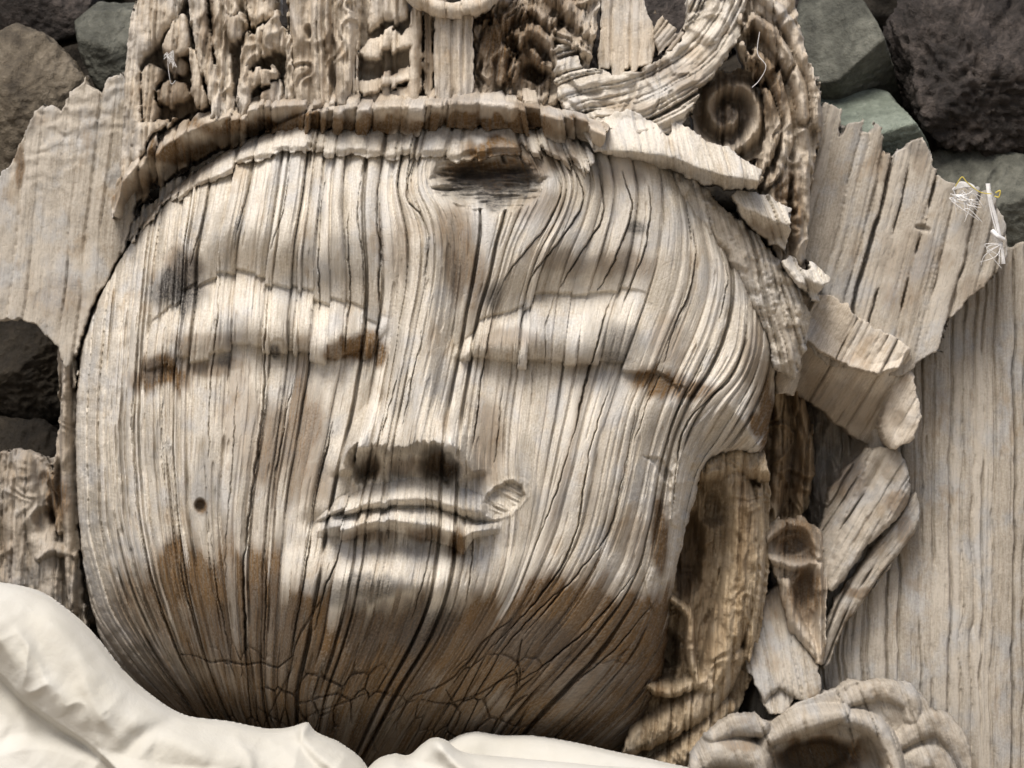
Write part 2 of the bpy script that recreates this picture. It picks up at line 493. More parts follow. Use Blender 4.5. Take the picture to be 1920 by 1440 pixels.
_GL = [  # traced growth lines: (y, x) pairs
    [(150, 60), (500, 60), (800, 70), (1000, 75), (1150, 110), (1300, 230), (1480, 420)],
    [(150, 150), (500, 140), (650, 138), (800, 130), (1000, 132), (1150, 175), (1250, 245), (1340, 330), (1480, 450)],
    [(150, 262), (450, 250), (640, 235), (800, 225), (950, 232), (1080, 258), (1230, 318), (1340, 372), (1480, 470)],
    [(150, 345), (430, 325), (560, 318), (700, 305), (850, 308), (950, 318), (1100, 335), (1250, 372), (1340, 404), (1480, 490)],
    [(150, 470), (300, 452), (380, 440), (480, 416), (600, 412), (700, 400), (850, 394), (950, 390), (1100, 412), (1250, 436), (1340, 452), (1480, 505)],
    [(150, 545), (330, 530), (420, 520), (520, 506), (650, 502), (760, 500), (860, 485), (960, 470), (1080, 460), (1200, 460), (1340, 466), (1480, 515)],
    [(150, 600), (300, 582), (380, 575), (480, 556), (560, 553), (700, 545), (800, 530), (900, 515), (1000, 505), (1100, 500), (1250, 496), (1350, 500), (1480, 530)],
    [(150, 670), (300, 650), (380, 645), (470, 656), (560, 656), (660, 650), (720, 640), (800, 625), (900, 600), (960, 590), (1050, 578), (1130, 565), (1220, 545), (1290, 531), (1400, 535), (1480, 550)],
    [(150, 735), (290, 716), (400, 708), (480, 713), (560, 712), (650, 705), (720, 696), (800, 680), (900, 655), (1000, 635), (1100, 618), (1200, 600), (1300, 570), (1430, 562), (1480, 570)],
    [(150, 800), (300, 775), (360, 765), (395, 785), (440, 799), (520, 796), (600, 780), (700, 760), (780, 745), (860, 730), (950, 725), (1050, 718), (1150, 700), (1230, 668), (1330, 625), (1430, 595), (1480, 590)],
    [(150, 850), (300, 812), (345, 805), (390, 842), (450, 858), (560, 850), (640, 840), (740, 815), (800, 800), (900, 790), (1000, 788), (1100, 775), (1200, 742), (1300, 690), (1430, 640), (1480, 620)],
    [(150, 960), (280, 985), (345, 1024), (410, 985), (460, 962), (520, 945), (590, 915), (650, 905), (760, 893), (850, 882), (950, 884), (1050, 880), (1130, 862), (1210, 825), (1300, 765), (1430, 690), (1480, 660)],
    [(150, 1010), (280, 1030), (350, 1062), (410, 1040), (460, 1010), (520, 985), (580, 972), (660, 966), (760, 955), (850, 946), (950, 955), (1040, 952), (1120, 930), (1220, 875), (1320, 800), (1430, 735), (1480, 700)],
    [(150, 1070), (280, 1085), (350, 1108), (430, 1085), (500, 1055), (560, 1040), (650, 1032), (750, 1026), (850, 1012), (940, 1000), (1030, 985), (1110, 955), (1220, 890), (1320, 820), (1430, 760), (1480, 730)],
    [(150, 1135), (300, 1165), (370, 1176), (450, 1162), (520, 1142), (560, 1130), (650, 1110), (720, 1096), (820, 1070), (900, 1050), (1000, 1016), (1060, 992), (1130, 962), (1220, 905), (1330, 842), (1430, 790), (1480, 760)],
    [(150, 1190), (330, 1236), (420, 1238), (500, 1224), (560, 1202), (640, 1176), (720, 1150), (800, 1122), (900, 1104), (1000, 1084), (1080, 1044), (1160, 990), (1260, 915), (1360, 850), (1480, 800)],
    [(150, 1240), (350, 1285), (450, 1300), (540, 1294), (610, 1266), (690, 1232), (770, 1196), (830, 1184), (900, 1170), (980, 1150), (1060, 1120), (1150, 1064), (1240, 990), (1350, 905), (1480, 840)],
    [(150, 1290), (400, 1330), (500, 1366), (590, 1354), (650, 1332), (730, 1290), (820, 1258), (880, 1240), (980, 1224), (1050, 1208), (1130, 1170), (1210, 1105), (1310, 1010), (1480, 890)],
    [(150, 1350), (400, 1370), (550, 1405), (650, 1400), (710, 1370), (750, 1322), (810, 1282), (870, 1270), (950, 1264), (1050, 1252), (1150, 1232), (1230, 1190), (1310, 1120), (1480, 960)],
    [(150, 1420), (400, 1430), (550, 1460), (650, 1462), (750, 1445), (830, 1400), (870, 1345), (950, 1312), (1100, 1290), (1250, 1258), (1330, 1200), (1480, 1040)],
    [(150, 1500), (500, 1530), (800, 1530), (900, 1440), (1000, 1390), (1200, 1350), (1330, 1290), (1480, 1130)],
]

def face_grain_field():
    st = 6.0
    ys = np.arange(130, 1500, st); xs = np.arange(40, 1560, st)
    K = []
    for L in _GL:
        a = np.array(L, float)
        v = np.interp(ys, a[:, 0], a[:, 1])
        k = np.hanning(13); k /= k.sum()
        K.append(np.convolve(np.pad(v, 6, mode='edge'), k, mode='valid'))
    K = np.array(K)
    K = np.maximum.accumulate(K + np.arange(len(K))[:, None] * 0.01, axis=0)
    gv = [np.interp(750, np.array(L)[:, 0], np.array(L)[:, 1]) for L in _GL]
    # spacing of values where lines bunch at the chin stays, it thins the ridges there
    A = np.array([np.interp(xs, K[:, j], gv) for j in range(len(ys))])
    A = blur(A, 5)
    X, Y = np.meshgrid(xs, ys)
    # a small knot splits the grain on the left cheek
    dx = X - 380; dy = Y - 945
    A = A - 9 * np.sign(dx) * np.exp(-(dx / 22) ** 2 - (dy / 60) ** 2) * (1 - np.exp(-(dx / 5) ** 2))
    return Field(40, 130, st, A)

GF = face_grain_field()
_gy, _gx = np.gradient(GF.a, GF.step)
GD = Field(GF.x0, GF.y0, GF.step, blur(np.hypot(_gx, _gy), 3))
def face_gap(v):
    return float(np.interp(v, [60, 300, 420, 560, 660, 800, 900, 1000, 1200, 1450], [11, 12, 16, 20, 20, 22, 26, 33, 31, 28]))

lb = line([(270, 610), (330, 562), (380, 520), (415, 506), (480, 522), (545, 538), (640, 566), (730, 604)])
ll = line([(270, 694), (330, 676), (420, 656), (500, 655), (560, 662), (640, 674), (700, 658), (730, 622)])
lA = line([(270, 0), (320, 30), (400, 42), (430, 72), (530, 70), (600, 46), (680, 20), (735, 0)], 8)
lB = line([(262, 0), (320, 22), (420, 38), (550, 44), (650, 40), (700, 14), (730, 0)], 8)
rb = line([(850, 650), (905, 598), (960, 582), (1010, 556), (1060, 552), (1140, 546), (1200, 556), (1290, 590), (1340, 640)], 6)
rl = line([(850, 668), (910, 672), (980, 680), (1090, 682), (1165, 690), (1230, 700), (1290, 735), (1340, 765)])
rA = line([(858, 0), (900, 26), (980, 60), (1136, 62), (1160, 30), (1190, 12), (1240, 0)], 8)
rB = line([(852, 0), (892, 38), (1000, 48), (1136, 50), (1160, 30), (1210, 24), (1270, 12), (1310, 0)], 8)
ne = line([(600, 940), (632, 890), (648, 858), (680, 833), (720, 830), (760, 836), (790, 823), (842, 836), (868, 862), (890, 900), (920, 950)], 5)
n0 = line([(630, 905), (700, 896), (780, 893), (830, 896), (890, 912)], 6)
ut = line([(590, 976), (635, 938), (690, 908), (780, 892), (850, 905), (910, 935), (945, 972)], 6)
um = line([(590, 981), (650, 963), (740, 948), (800, 948), (860, 963), (890, 982), (945, 980)], 5)
ub = line([(580, 1004), (650, 1008), (720, 988), (756, 996), (850, 1022), (872, 1040), (888, 1010), (945, 1000)], 5)

def eye(X, Y, b, l, A, B):
    """brow curving back to its lower edge, a lid that slopes out of that valley, a crisp lid edge"""
    yb, yl, a, bb = b(X), l(X), A(X), B(X)
    v = (Y - yb) / np.maximum(yl - yb, 8)
    brow = 0.16 * a * np.exp(-((Y - yb + 95) / 60.0) ** 2) - 0.62 * a * sst(-92, 4, Y - yb) ** 1.3
    step = 5 + 0.20 * a
    lid = -(0.62 * a + step * np.minimum(1, a / 15)) * (1 - sst(-0.1, 0.62, v)) + bb * np.where(v < 0.68, sst(-0.05, 0.68, v), 1 - 0.62 * np.clip((v - 0.68) / 0.32, 0, 1) ** 2)
    below = -bb * 0.42 * np.exp(-np.clip(Y - yl, 0, 999) / 80.0)
    top = sst(0, 1, (Y - yb) / 5.0 + 0.5)
    bot = sst(0, 1, (Y - yl) / 5.0 + 0.5)
    return np.where(Y < yb + 3, brow * (1 - top) + lid * top, lid * (1 - bot) + below * bot)

def head_mass(X, Y, d):
    R = 330 - 90 * sst(700, 400, X) - 205 * sst(850, 1200, X) * sst(860, 640, Y) - 60 * sst(1000, 1200, X)
    e = np.clip(d / R, 0, 1)
    return 265 * np.sqrt(1 - (1 - e) ** 2.3) - 175 - 0.00013 * (X - 780) ** 2 - 0.16 * np.clip(X - 1000, 0, 999) * sst(860, 640, Y)

def face_surface(X, Y, d):
    g = GF.at(X, Y); t = Y
    dens = GD.at(X, Y)
    G = strips(g, t, 21, face_gap, length=190, wander=2.5, dens=dens, bias=0.45)
    fore = sst(520, 380, Y)
    rightc = sst(960, 1080, g)
    jit = G['jit'] * (9 - 3 * rightc) + 5 * (fbm(X / 60, Y / 60, 8, 2) - .5)
    Yj = Y + np.clip(jit, -12, 12)
    # head mass
    h = head_mass(X, Y, d)
    h -= 235 * np.clip((Y - 1040) / 400.0, 0, 2) ** 1.7
    h += 30 * gauss(X, Y, 760, 430, 420, 120)
    h += 26 * gauss(X, Y, 420, 850, 170, 150) + 24 * gauss(X, Y, 1080, 860, 150, 160)   # cheeks
    # eyes and brows
    h += eye(X, Yj, lb, ll, lA, lB) + eye(X, Yj, rb, rl, rA, rB)
    h -= 16 * gauss(X, Y, 690, 650, 40, 45) + 16 * gauss(X, Y, 875, 650, 30, 45)
    # nose
    xn = np.interp(Y, [480, 560, 850], [800, 792, 764]); wn_ = np.interp(Y, [450, 560, 650, 750, 815, 880], [44, 52, 64, 84, 120, 128])
    Hn = np.interp(Y, [430, 520, 600, 700, 760, 800, 835, 900], [0, 18, 36, 54, 68, 88, 112, 112])
    p = np.abs(X - xn) / wn_
    pin = np.interp(Y, [600, 740, 815], [0.2, 0.25, 0.66])
    nb = sst(0, 1, (1.0 - p) / (1.0 - pin))
    yen = ne(X); Lb = np.maximum(n0(X) - yen, 8)
    Yn = Y + np.clip(G['jit2'] * 7, -14, 14) + 14 * (fbm(X / 7, Y / 22, 83, 3) - .5)
    for rim, rw, rh in (([(700, 822), (664, 838), (645, 866), (647, 892)], 15, 46), ([(822, 816), (860, 836), (884, 866), (892, 896)], 16, 48)):
        s_, q_, f_ = curve_coords(X, Y, catmull(rim, 5))
        h += rh * np.exp(-(q_ / rw) ** 2) * sst(0, .25, f_) * (f_ > 0) * sst(1.0, .86, f_)
    h += 14 * gauss(X, Y, 760, 815, 70, 22)
    und = 1 - np.clip((Yn - yen) / Lb, 0, 1) ** 0.9
    h += Hn * nb * und
    below_edge = sst(-2, 10, Yn - yen) * sst(12, -4, Yn - yen - Lb)
    h -= 80 * below_edge * (sst(1.15, .6, ellip(X, Yn, 688, 866, 30, 34)) + 1.1 * sst(1.15, .6, ellip(X, Yn, 826, 868, 42, 38, 18)))
    h -= 10 * gauss(X, Y, 600, 860, 26, 60) + 10 * gauss(X, Y, 925, 860, 24, 60)
    # mouth
    sx = sst(585, 640, X) * sst(945, 890, X)
    Ym = Y + np.clip(G['jit2'] * 3, -6, 6)
    a, b, c = ut(X), um(X), ub(X)
    v1 = (Ym - a) / np.maximum(b - a, 6); v2 = (Ym - b) / np.maximum(c - b, 6)
    up = np.where(v1 < 0.68, sst(-0.05, 0.68, v1), 1 - 0.5 * sst(0.68, 1.0, v1)) * (v1 > -0.1) * (v1 < 1.0)
    lo = np.where(v2 < 0.5, 0.30 + 0.70 * sst(-0.1, 0.5, v2), 1 - 0.85 * sst(0.5, 1.0, v2)) * (v2 >= 0)
    lo = np.where(v2 > 1, -0.15 * np.exp(-(v2 - 1) * 1.6), lo)
    h += sx * (62 * up + 72 * lo)
    h -= 20 * sx * np.exp(-((Ym - b + 1) / 2.8) ** 2)
    lipm = sx * sst(-0.1, 0.1, v1) * sst(1.15, 0.9, v2)
    h += lipm * (6.0 * np.clip(G['lvl'], -1.5, 1.5) + 12 * sst(-0.02, 0.06, v1) - 8)
    h -= 22 * gauss(X, Y, 592, 976, 22, 18) + 26 * gauss(X, Y, 895, 968, 30, 16)
    h += 84 * gauss(X, Y, 745, 1090, 140, 50)
    h -= 12 * gauss(X, Y, 760, 1020, 150, 16)
    # knots
    E = ellip(X, Y, 918, 348, 104, 50, 4) + 0.34 * (fbm(X / 26, Y / 18, 74, 3) - .5)
    h -= 74 * sst(1.12, 0.6, E) * np.interp(Y, [296, 330, 400], [1.25, 0.95, 0.30])
    kn = sst(1.05, 0.9, E)
    kl = fbm(X / 60 + 0.3 * fbm(X / 40, Y / 40, 3, 2), Y / 7.0, 77, 3)
    h += kn * 54 * (kl - 0.5)
    E2 = ellip(X, Y, 944, 934, 46, 27, -38) + 0.45 * (fbm(X / 14, Y / 14, 75, 3) - .5)
    h -= 22 * sst(1.0, 0.8, E2) * (0.55 + 0.45 * sst(960, 915, Y)) - 2 * np.exp(-((E2 - 1.08) / 0.09) ** 2)
    k2 = sst(0.95, 0.8, E2)
    h += k2 * 18 * (fbm((X + Y * .6) / 40, (Y - X * .5) / 5, 78, 3) - 0.5)
    E3 = ellip(X, Y, 379, 946, 11, 14)
    h -= 20 * sst(1.1, 0.4, E3)
    E4 = ellip(X, Y, 525, 655, 16, 20)
    h -= 9 * sst(1.1, 0.6, E4) - 6 * np.exp(-((E4 - 0.55) / .25) ** 2)
    for (kx, ky) in ((545, 610), (1158, 918), (1490, 800), (228, 1000), (205, 1040)):
        h -= 6 * gauss(X, Y, kx, ky, 5, 8)
    # split flakes on the right cheek
    FL = FLAKE.at(X, Y)
    h += sst(700, 780, Y) * (9 * sst(-2, 3, FL) + 7 * sst(-2, 3, FLAKE2.at(X, Y))) - 12 * sst(-2, 4, GOUGE.at(X, Y))
    # growth ridges and drying cracks
    knm = 1 - np.maximum(kn, k2)
    low = sst(1080, 1200, Y)
    ra = (4.4 + 7.5 * fore * (1 - 0.4 * rightc) + 2.2 * rightc * sst(620, 480, Y)) * (1 - 0.35 * low)
    smoothr = gauss(X, Y, 1000, 800, 110, 150)
    ra = ra * (1 - 0.6 * smoothr)
    ed = sst(0, 90, d)
    h += knm * (ra * (1.15 * G['dome'] + 0.5 * G['lvl']) + ra * 1.3 * G['tilt'])
    h -= knm * G['crack'] * (1 - 0.45 * smoothr) * (0.55 + 0.45 * ed)
    # finer growth lines inside each ridge
    G2 = strips(g, t, 55, lambda v: face_gap(v) * 0.42, length=80, wander=1.6, bias=0.62, dens=dens)
    h += knm * ed * (0.8 * G2['dome'] + 0.2 * G2['lvl']) * (1 - 0.5 * smoothr)
    h -= knm * np.minimum(G2['crack'], 9) * 0.55 * ed * (1 - 0.6 * smoothr)
    # the long splits one can follow by eye, each with one lifted lip
    n1 = 8 * (fbm(X / 45, Y / 45, 71, 3) - .5) + 3.5 * (fbm(X / 9, Y / 13, 72, 2) - .5)
    for pts, wd_, dp_, lip in SPLITS:
        P = catmull(pts, 6)
        bx = (X > P[:, 0].min() - 30) & (X < P[:, 0].max() + 30) & (Y > P[:, 1].min() - 4) & (Y < P[:, 1].max() + 4)
        s, q, f = curve_coords((X + n1)[bx], Y[bx], P)
        am = np.sin(np.clip(f, 0.0, 1.0) * math.pi) ** .45 * (0.6 + 0.7 * vnoise(s / 45, 0 * s + wd_, 5))
        ww = np.maximum(wd_ * am * 0.66, 0.9)
        cut = dp_ * 0.68 * am * np.clip(1 - np.abs(q) / ww, 0, 1) ** .55
        lift = lip * am * np.where(q > 0, np.exp(-q / 16.0), -0.5 * np.exp(q / 12.0))
        h[bx] += lift - cut
    # cross checks under the chin
    wx = X + 26 * (fbm(X / 70, Y / 70, 12, 3) - .5) * 2; wy = Y + 26 * (fbm(X / 70, Y / 70, 13, 3) - .5) * 2
    we = worley_edge((g * 1.0 + 0.2 * wx) / 46, (wy) / 62, 3)
    zone = sst(1170, 1290, Y + 60 * (fbm(X / 90, Y / 90, 15, 2) - .5)) * sst(330, 470, X)
    cm = fbm(X / 120, Y / 120, 16, 2)
    h -= zone * 15 * np.clip(1 - we / (0.055 + 0.05 * cm), 0, 1) ** 0.6 * sst(0.36, 0.52, cm)
    for cr in CHIN_CRACKS:
        s, q, f = curve_coords(wx * .35 + X * .65, wy * .35 + Y * .65, cr)
        wdt = 2.6 * np.sin(np.clip(f, 0.03, 0.97) * math.pi) ** .5
        h -= 11 * np.clip(1 - np.abs(q) / wdt, 0, 1) ** 0.6 * (f > 0.0) * (f < 1.0)
    h += 1.6 * ed * (fbm(X / 26, Y / 34, 19, 3) - .5) + 7 * (fbm(X / 110, Y / 150, 20, 3) - .5)
    # ------ stains that belong to the wood, plus painted shade in the forehead knot
    js = np.clip(G['jit2'] * 22, -50, 50) + np.clip(G2['jit'] * 9, -20, 20) + 46 * (fbm(X / 40, Y / 55, 25, 4) - .5)
    top = STAIN_TOP(X)
    dy = Y + js - top
    stn = sst(-30, 60, dy) * (0.85 + 0.35 * sst(210, 40, dy)) * np.interp(X, [150, 250, 360, 1230, 1300], [0.15, 0.5, 1.0, 1.0, 0.9])
    stn *= (0.80 + 0.75 * fbm(X / 65, Y / 65, 27, 3)) * (1 - 0.45 * (G['rnd'] > 0.65) * sst(700, 520, X) * sst(1250, 1150, Y)) * (0.85 + 0.4 * G2['rnd']) * 1.08
    stn *= 1 - 0.20 * sst(90, 240, dy)
    def blob(cx, cy, sx_, sy_, amt, rot=0):
        kk = min(1.0, sy_ / 55.0)
        q = gauss(X + js * .35 * kk, Y + js * .8 * kk, cx, cy, sx_ * 1.3, sy_ * 1.3, rot)
        return min(1.0, amt * 1.4) * sst(0.2, 0.75, q * (0.65 + 0.7 * fbm(X / 30, Y / 40, int(cx) % 50, 3)))
    for bl in ((575, 800, 34, 70, .55), (530, 850, 56, 74, .5), (925, 850, 30, 60, .4), (600, 905, 30, 40, .40), (690, 874, 22, 18, .5), (828, 874, 30, 20, .6), (762, 872, 40, 14, .4), (692, 652, 30, 24, .95), (660, 656, 34, 20, .9),
               (632, 662, 24, 14, .6), (300, 702, 50, 26, .7), (400, 690, 60, 14, .45), (345, 500, 30, 30, .45), (870, 500, 30, 60, .55), (850, 430, 34, 40, .45),
               (1232, 716, 46, 24, .8), (1300, 735, 36, 16, .6), (1165, 500, 60, 24, .4), (1060, 490, 60, 18, .3), (1448, 800, 16, 90, .85),
               (1240, 1010, 14, 60, .7), (855, 1015, 17, 24, .9), (800, 1000, 30, 14, .55), (690, 1000, 44, 12, .45),
               (955, 645, 50, 18, .35), (1190, 1000, 40, 40, .35), (380, 945, 10, 12, .9), (1425, 800, 14, 20, .9), (1160, 320, 50, 30, .3),
               (1010, 310, 40, 30, .45), (925, 320, 90, 26, .75), (380, 640, 70, 16, .3), (920, 880, 30, 44, .35), (1085, 690, 22, 14, .3), (455, 800, 30, 80, .3), (1420, 700, 20, 70, .4), (1250, 640, 30, 40, .35), (1020, 400, 50, 30, .3), (745, 470, 20, 50, .3)):
        stn = np.maximum(stn, blob(*bl))
    # resin streaks that follow the grain
    for g0, gw, y0, y1, am in ((1092, 9, 690, 1060, .55), (1150, 6, 760, 1000, .25), (500, 12, 760, 1010, .35), (640, 10, 560, 700, .2), (905, 7, 560, 700, .5)):
        stn = np.maximum(stn, am * np.exp(-((g + 4 * (fbm(X / 20, Y / 60, 44, 2) - .5) - g0) / gw) ** 2) * sst(y0 - 40, y0 + 60, Y) * sst(y1 + 40, y1 - 60, Y) * (0.5 + vnoise(t / 40, g / 12, 3)))
    grey_stain_shade = 0 * X
    for bl in ((336, 545, 46, 30, .8), (355, 515, 30, 36, .55), (650, 500, 70, 40, .28), (1160, 640, 42, 30, .45), (1155, 672, 30, 14, .55), (925, 345, 84, 34, .65),  # last patch paints shade into the hollow of the forehead knot
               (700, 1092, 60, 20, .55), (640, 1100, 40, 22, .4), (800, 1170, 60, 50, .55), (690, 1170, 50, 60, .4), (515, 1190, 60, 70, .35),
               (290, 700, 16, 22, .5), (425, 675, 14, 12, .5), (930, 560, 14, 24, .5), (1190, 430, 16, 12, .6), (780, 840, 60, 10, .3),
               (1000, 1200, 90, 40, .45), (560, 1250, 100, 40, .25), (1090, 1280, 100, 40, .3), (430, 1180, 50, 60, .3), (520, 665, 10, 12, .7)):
        grey_stain_shade = np.maximum(grey_stain_shade, blob(*bl))
    grey_stain_shade = np.maximum(grey_stain_shade, 0.34 * sst(.52, .74, fbm(g / 16, Y / 120, 91, 3) * .55 + .45 * fbm(X / 55, Y / 70, 92, 3)))
    attrs = dict(gr=(g / 100.0, Y / 100.0, 0 * X), stain_shade=np.clip(stn, 0, 1), grey_stain_shade=np.clip(grey_stain_shade, 0, 1), tone=G['rnd'] * 0.9)
    return h, attrs

SPLITS = [  # points, half width, depth, lip
    ([(716, 296), (706, 400), (713, 480), (712, 600), (700, 668)], 3.4, 44, 4), ([(655, 400), (658, 520), (655, 600), (648, 672)], 3.0, 36, 3),
    ([(614, 310), (605, 420), (600, 520), (604, 640)], 2.6, 30, 4), ([(548, 292), (532, 400), (512, 470)], 2.8, 30, 5), ([(480, 300), (462, 380), (440, 470)], 2.6, 28, 5),
    ([(396, 330), (378, 420), (360, 500)], 2.4, 26, 4), ([(776, 300), (764, 372), (790, 408), (806, 450), (800, 520)], 3.2, 34, 6), ([(680, 300), (672, 400), (684, 500), (684, 580)], 2.2, 26, 3),
    ([(925, 570), (915, 640), (905, 700), (895, 780), (880, 862)], 3.2, 36, 4), ([(985, 556), (978, 620), (974, 684)], 2.6, 30, 4), ([(1040, 556), (1024, 620), (1020, 684)], 2.4, 28, -3),
    ([(1150, 548), (1125, 620), (1105, 690), (1085, 770), (1066, 840)], 4.0, 40, -6), ([(1040, 322), (1052, 366), (1020, 430), (970, 490), (930, 556)], 2.8, 30, 6), ([(1072, 312), (1092, 376), (1060, 440), (1010, 500), (984, 552)], 3.0, 34, 7),
    ([(1118, 322), (1130, 398), (1092, 470), (1050, 540)], 3.2, 36, 7), ([(1166, 322), (1182, 396), (1152, 480), (1120, 546)], 3.4, 38, 8), ([(1216, 350), (1216, 430), (1190, 516), (1168, 566)], 3.0, 34, 6), ([(1300, 430), (1302, 500), (1270, 600), (1240, 680)], 2.6, 30, 7),
    ([(1145, 716), (1110, 830), (1095, 900), (1080, 1000), (1040, 1080), (985, 1150), (905, 1228)], 3.6, 38, -6), ([(1066, 836), (1050, 900), (1000, 1030)], 3.0, 32, -5),
    ([(1192, 756), (1175, 850), (1160, 920), (1138, 1000), (1060, 1100), (980, 1190)], 2.8, 30, -4), ([(1404, 636), (1370, 710), (1320, 755), (1282, 810), (1270, 870), (1262, 960)], 3.2, 34, -8),
    ([(1336, 650), (1300, 720), (1262, 790), (1250, 860)], 2.4, 26, -4), ([(1242, 690), (1210, 760), (1186, 832)], 2.2, 24, -4), ([(1350, 470), (1366, 520), (1350, 600)], 2.2, 24, 5),
    ([(508, 520), (500, 650), (500, 760), (485, 860), (470, 960), (460, 1080), (460, 1200), (465, 1340), (468, 1420)], 4.4, 54, 3), ([(412, 480), (412, 600), (400, 700), (395, 860)], 2.6, 30, 3),
    ([(626, 790), (600, 900), (588, 985)], 3.6, 42, 3), ([(590, 984), (578, 1050), (565, 1130), (546, 1228)], 3.4, 40, 4), ([(732, 900), (734, 960), (728, 1020)], 2.4, 26, 3), ([(886, 984), (888, 1040), (872, 1124)], 2.8, 30, -6),
    ([(650, 958), (640, 1030), (610, 1112), (590, 1180)], 2.6, 30, 3), ([(812, 900), (812, 960), (806, 1040), (770, 1160)], 2.4, 28, 3), ([(750, 690), (726, 790), (716, 836)], 2.4, 28, 3), ([(793, 620), (772, 720), (756, 800)], 2.4, 28, 3),
    ([(1204, 1056), (1130, 1150), (1050, 1224), (950, 1296)], 2.8, 32, -4), ([(1234, 1126), (1150, 1222), (1060, 1294)], 2.4, 28, -4), ([(1086, 1076), (1000, 1152), (930, 1232)], 2.4, 26, -3),
    ([(318, 560), (306, 700), (310, 850), (318, 960)], 1.9, 20, 2), ([(262, 640), (250, 800), (258, 950), (290, 1100)], 1.8, 18, 2), ([(556, 700), (536, 800), (514, 920)], 2.4, 28, 2), ([(450, 700), (440, 840), (430, 980), (428, 1100)], 2.0, 22, 2),
    ([(340, 1000), (352, 1120), (390, 1260)], 2.2, 24, 3), ([(400, 1000), (412, 1120), (436, 1250)], 2.2, 24, 3), ([(280, 1060), (318, 1190), (372, 1310)], 2.2, 24, 3), ([(505, 1000), (500, 1110), (496, 1240)], 2.0, 22, 2), ([(945, 720), (935, 800), (925, 870)], 1.9, 20, 2), ([(1000, 690), (996, 760)], 1.7, 18, 2)]
STAIN_TOP = line([(120, 1120), (250, 1060), (330, 1010), (430, 1010), (500, 1040), (560, 1095), (620, 1125), (700, 1118), (800, 1118), (870, 1138),
                  (940, 1118), (1010, 1078), (1060, 1068), (1130, 1064), (1200, 1100), (1280, 1120)], 8)
FLAKE = poly_sdf([(1208, 1085), (1262, 850), (1275, 806), (1335, 700), (1440, 700), (1440, 860), (1330, 872), (1302, 960), (1276, 1060), (1258, 1148), (1228, 1150), (1212, 1110)], 60, 3)
FLAKE2 = poly_sdf([(1262, 880), (1300, 800), (1400, 700), (1440, 860), (1330, 872), (1302, 960), (1285, 1000), (1258, 985), (1256, 940)], 60, 3)
GOUGE = poly_sdf([(1202, 854), (1240, 858), (1262, 892), (1258, 912), (1236, 890), (1225, 870)], 60, 2)
CHIN_CRACKS = [[(340, 1226), (372, 1232), (400, 1244), (430, 1240), (462, 1252), (490, 1244), (520, 1250), (548, 1228)], [(548, 1228), (566, 1190), (612, 1100)], [(548, 1228), (530, 1290), (500, 1340)],
               [(690, 1384), (770, 1310), (852, 1262), (900, 1206), (960, 1160)],
               [(560, 1362), (640, 1320), (700, 1300)], [(690, 1384), (700, 1420)],
               [(970, 1290), (968, 1240), (980, 1200)],                [(790, 1312), (840, 1320), (900, 1300), (980, 1260)], [(830, 1290), (860, 1340), (850, 1370)], [(480, 1330), (540, 1370), (600, 1400)]]

def face_edge(X, Y):
    g = GF.at(X, Y)
    n = fbm(X / 18, Y / 18, 61, 3) - .5
    right = sst(1180, 1260, X) * sst(820, 860, Y)
    return 0 * X, 0 * Y, n * (5 + 5 * right)

relief("face", head, M_face, FACE_OUT, face_surface, res=2.1, resx=1.2, depth=260, edge=face_edge, wall=4)
# ------------------------------------------------------------------ the carved head: hair, crown, ear
F_FACE = poly_sdf(FACE_OUT, 160, 6)
def mass(X, Y):
    d = np.maximum(F_FACE.at(X, Y), 0)
    return head_mass(X, Y, d)

def stain_shade_blobs(X, Y, blobs, seed):  # wood stains, and shade put into colour at some undersides and hollows
    s = 0 * X
    n = fbm(X / 24, Y / 36, seed + 5, 3)
    for (cx, cy, sx, sy, amt) in blobs:
        s = np.maximum(s, amt * sst(0.2, 0.65, gauss(X + 20 * (n - .5), Y + 34 * (n - .5), cx, cy, sx, sy) * (0.6 + 0.8 * n)))
    return s

def band(name, pts, wu, wd, lift, H, prof, seed=21, mat=None, jag=7, res=1.9, stain_shade=0.12, blobs=(), rough=5.0, depth=150, gap=None, top_n=8):
    poly, cl = band_poly(pts, wu, wd)
    def gr(X, Y): return GF.at(X, Y)
    gp = gap or face_gap
    def edge(X, Y):
        G = strips(gr(X, Y), Y, seed, gp, length=190, wander=2.5)
        n = fbm(X / 14, Y / 14, seed + 7, 3) - .5
        return 0 * X, np.clip(G['jit'] * jag, -2 * jag, 2 * jag), n * 13 - np.minimum(G['crack'], 12) * 0.35
    def surf(X, Y, d):
        g = gr(X, Y)
        G = strips(g, Y, seed, gp, length=190, wander=2.5)
        s, q, f = curve_coords(X, Y + np.clip(G['jit'] * jag, -2 * jag, 2 * jag), cl)
        n = len(wu)
        w = np.where(q < 0, np.interp(f, np.linspace(0, 1, len(wu)), wu), np.interp(f, np.linspace(0, 1, len(wd)), wd))
        v = np.clip(q / w, -1.1, 1.1)
        h = mass(X, Y) + lift + H * prof(v)
        h += rough * (1.2 * G['dome'] + 0.8 * G['lvl'] + 1.2 * G['tilt']) - G['crack'] * 0.9
        h += top_n * 2 * (fbm(X / 17, Y / 21, seed + 9, 4) - .5)
        st = stain_shade + stain_shade_blobs(X, Y, blobs, seed) + 0.22 * sst(0.5, 0.7, fbm(X / 40, Y / 30, seed + 2, 3))
        return h, dict(gr=(g / 100., Y / 100., 0 * X), stain_shade=np.clip(st, 0, 1), grey_stain_shade=0 * X, tone=G['rnd'] * .9)
    return relief(name, head, mat or M_crown, poly, surf, res=res, depth=depth, edge=edge)

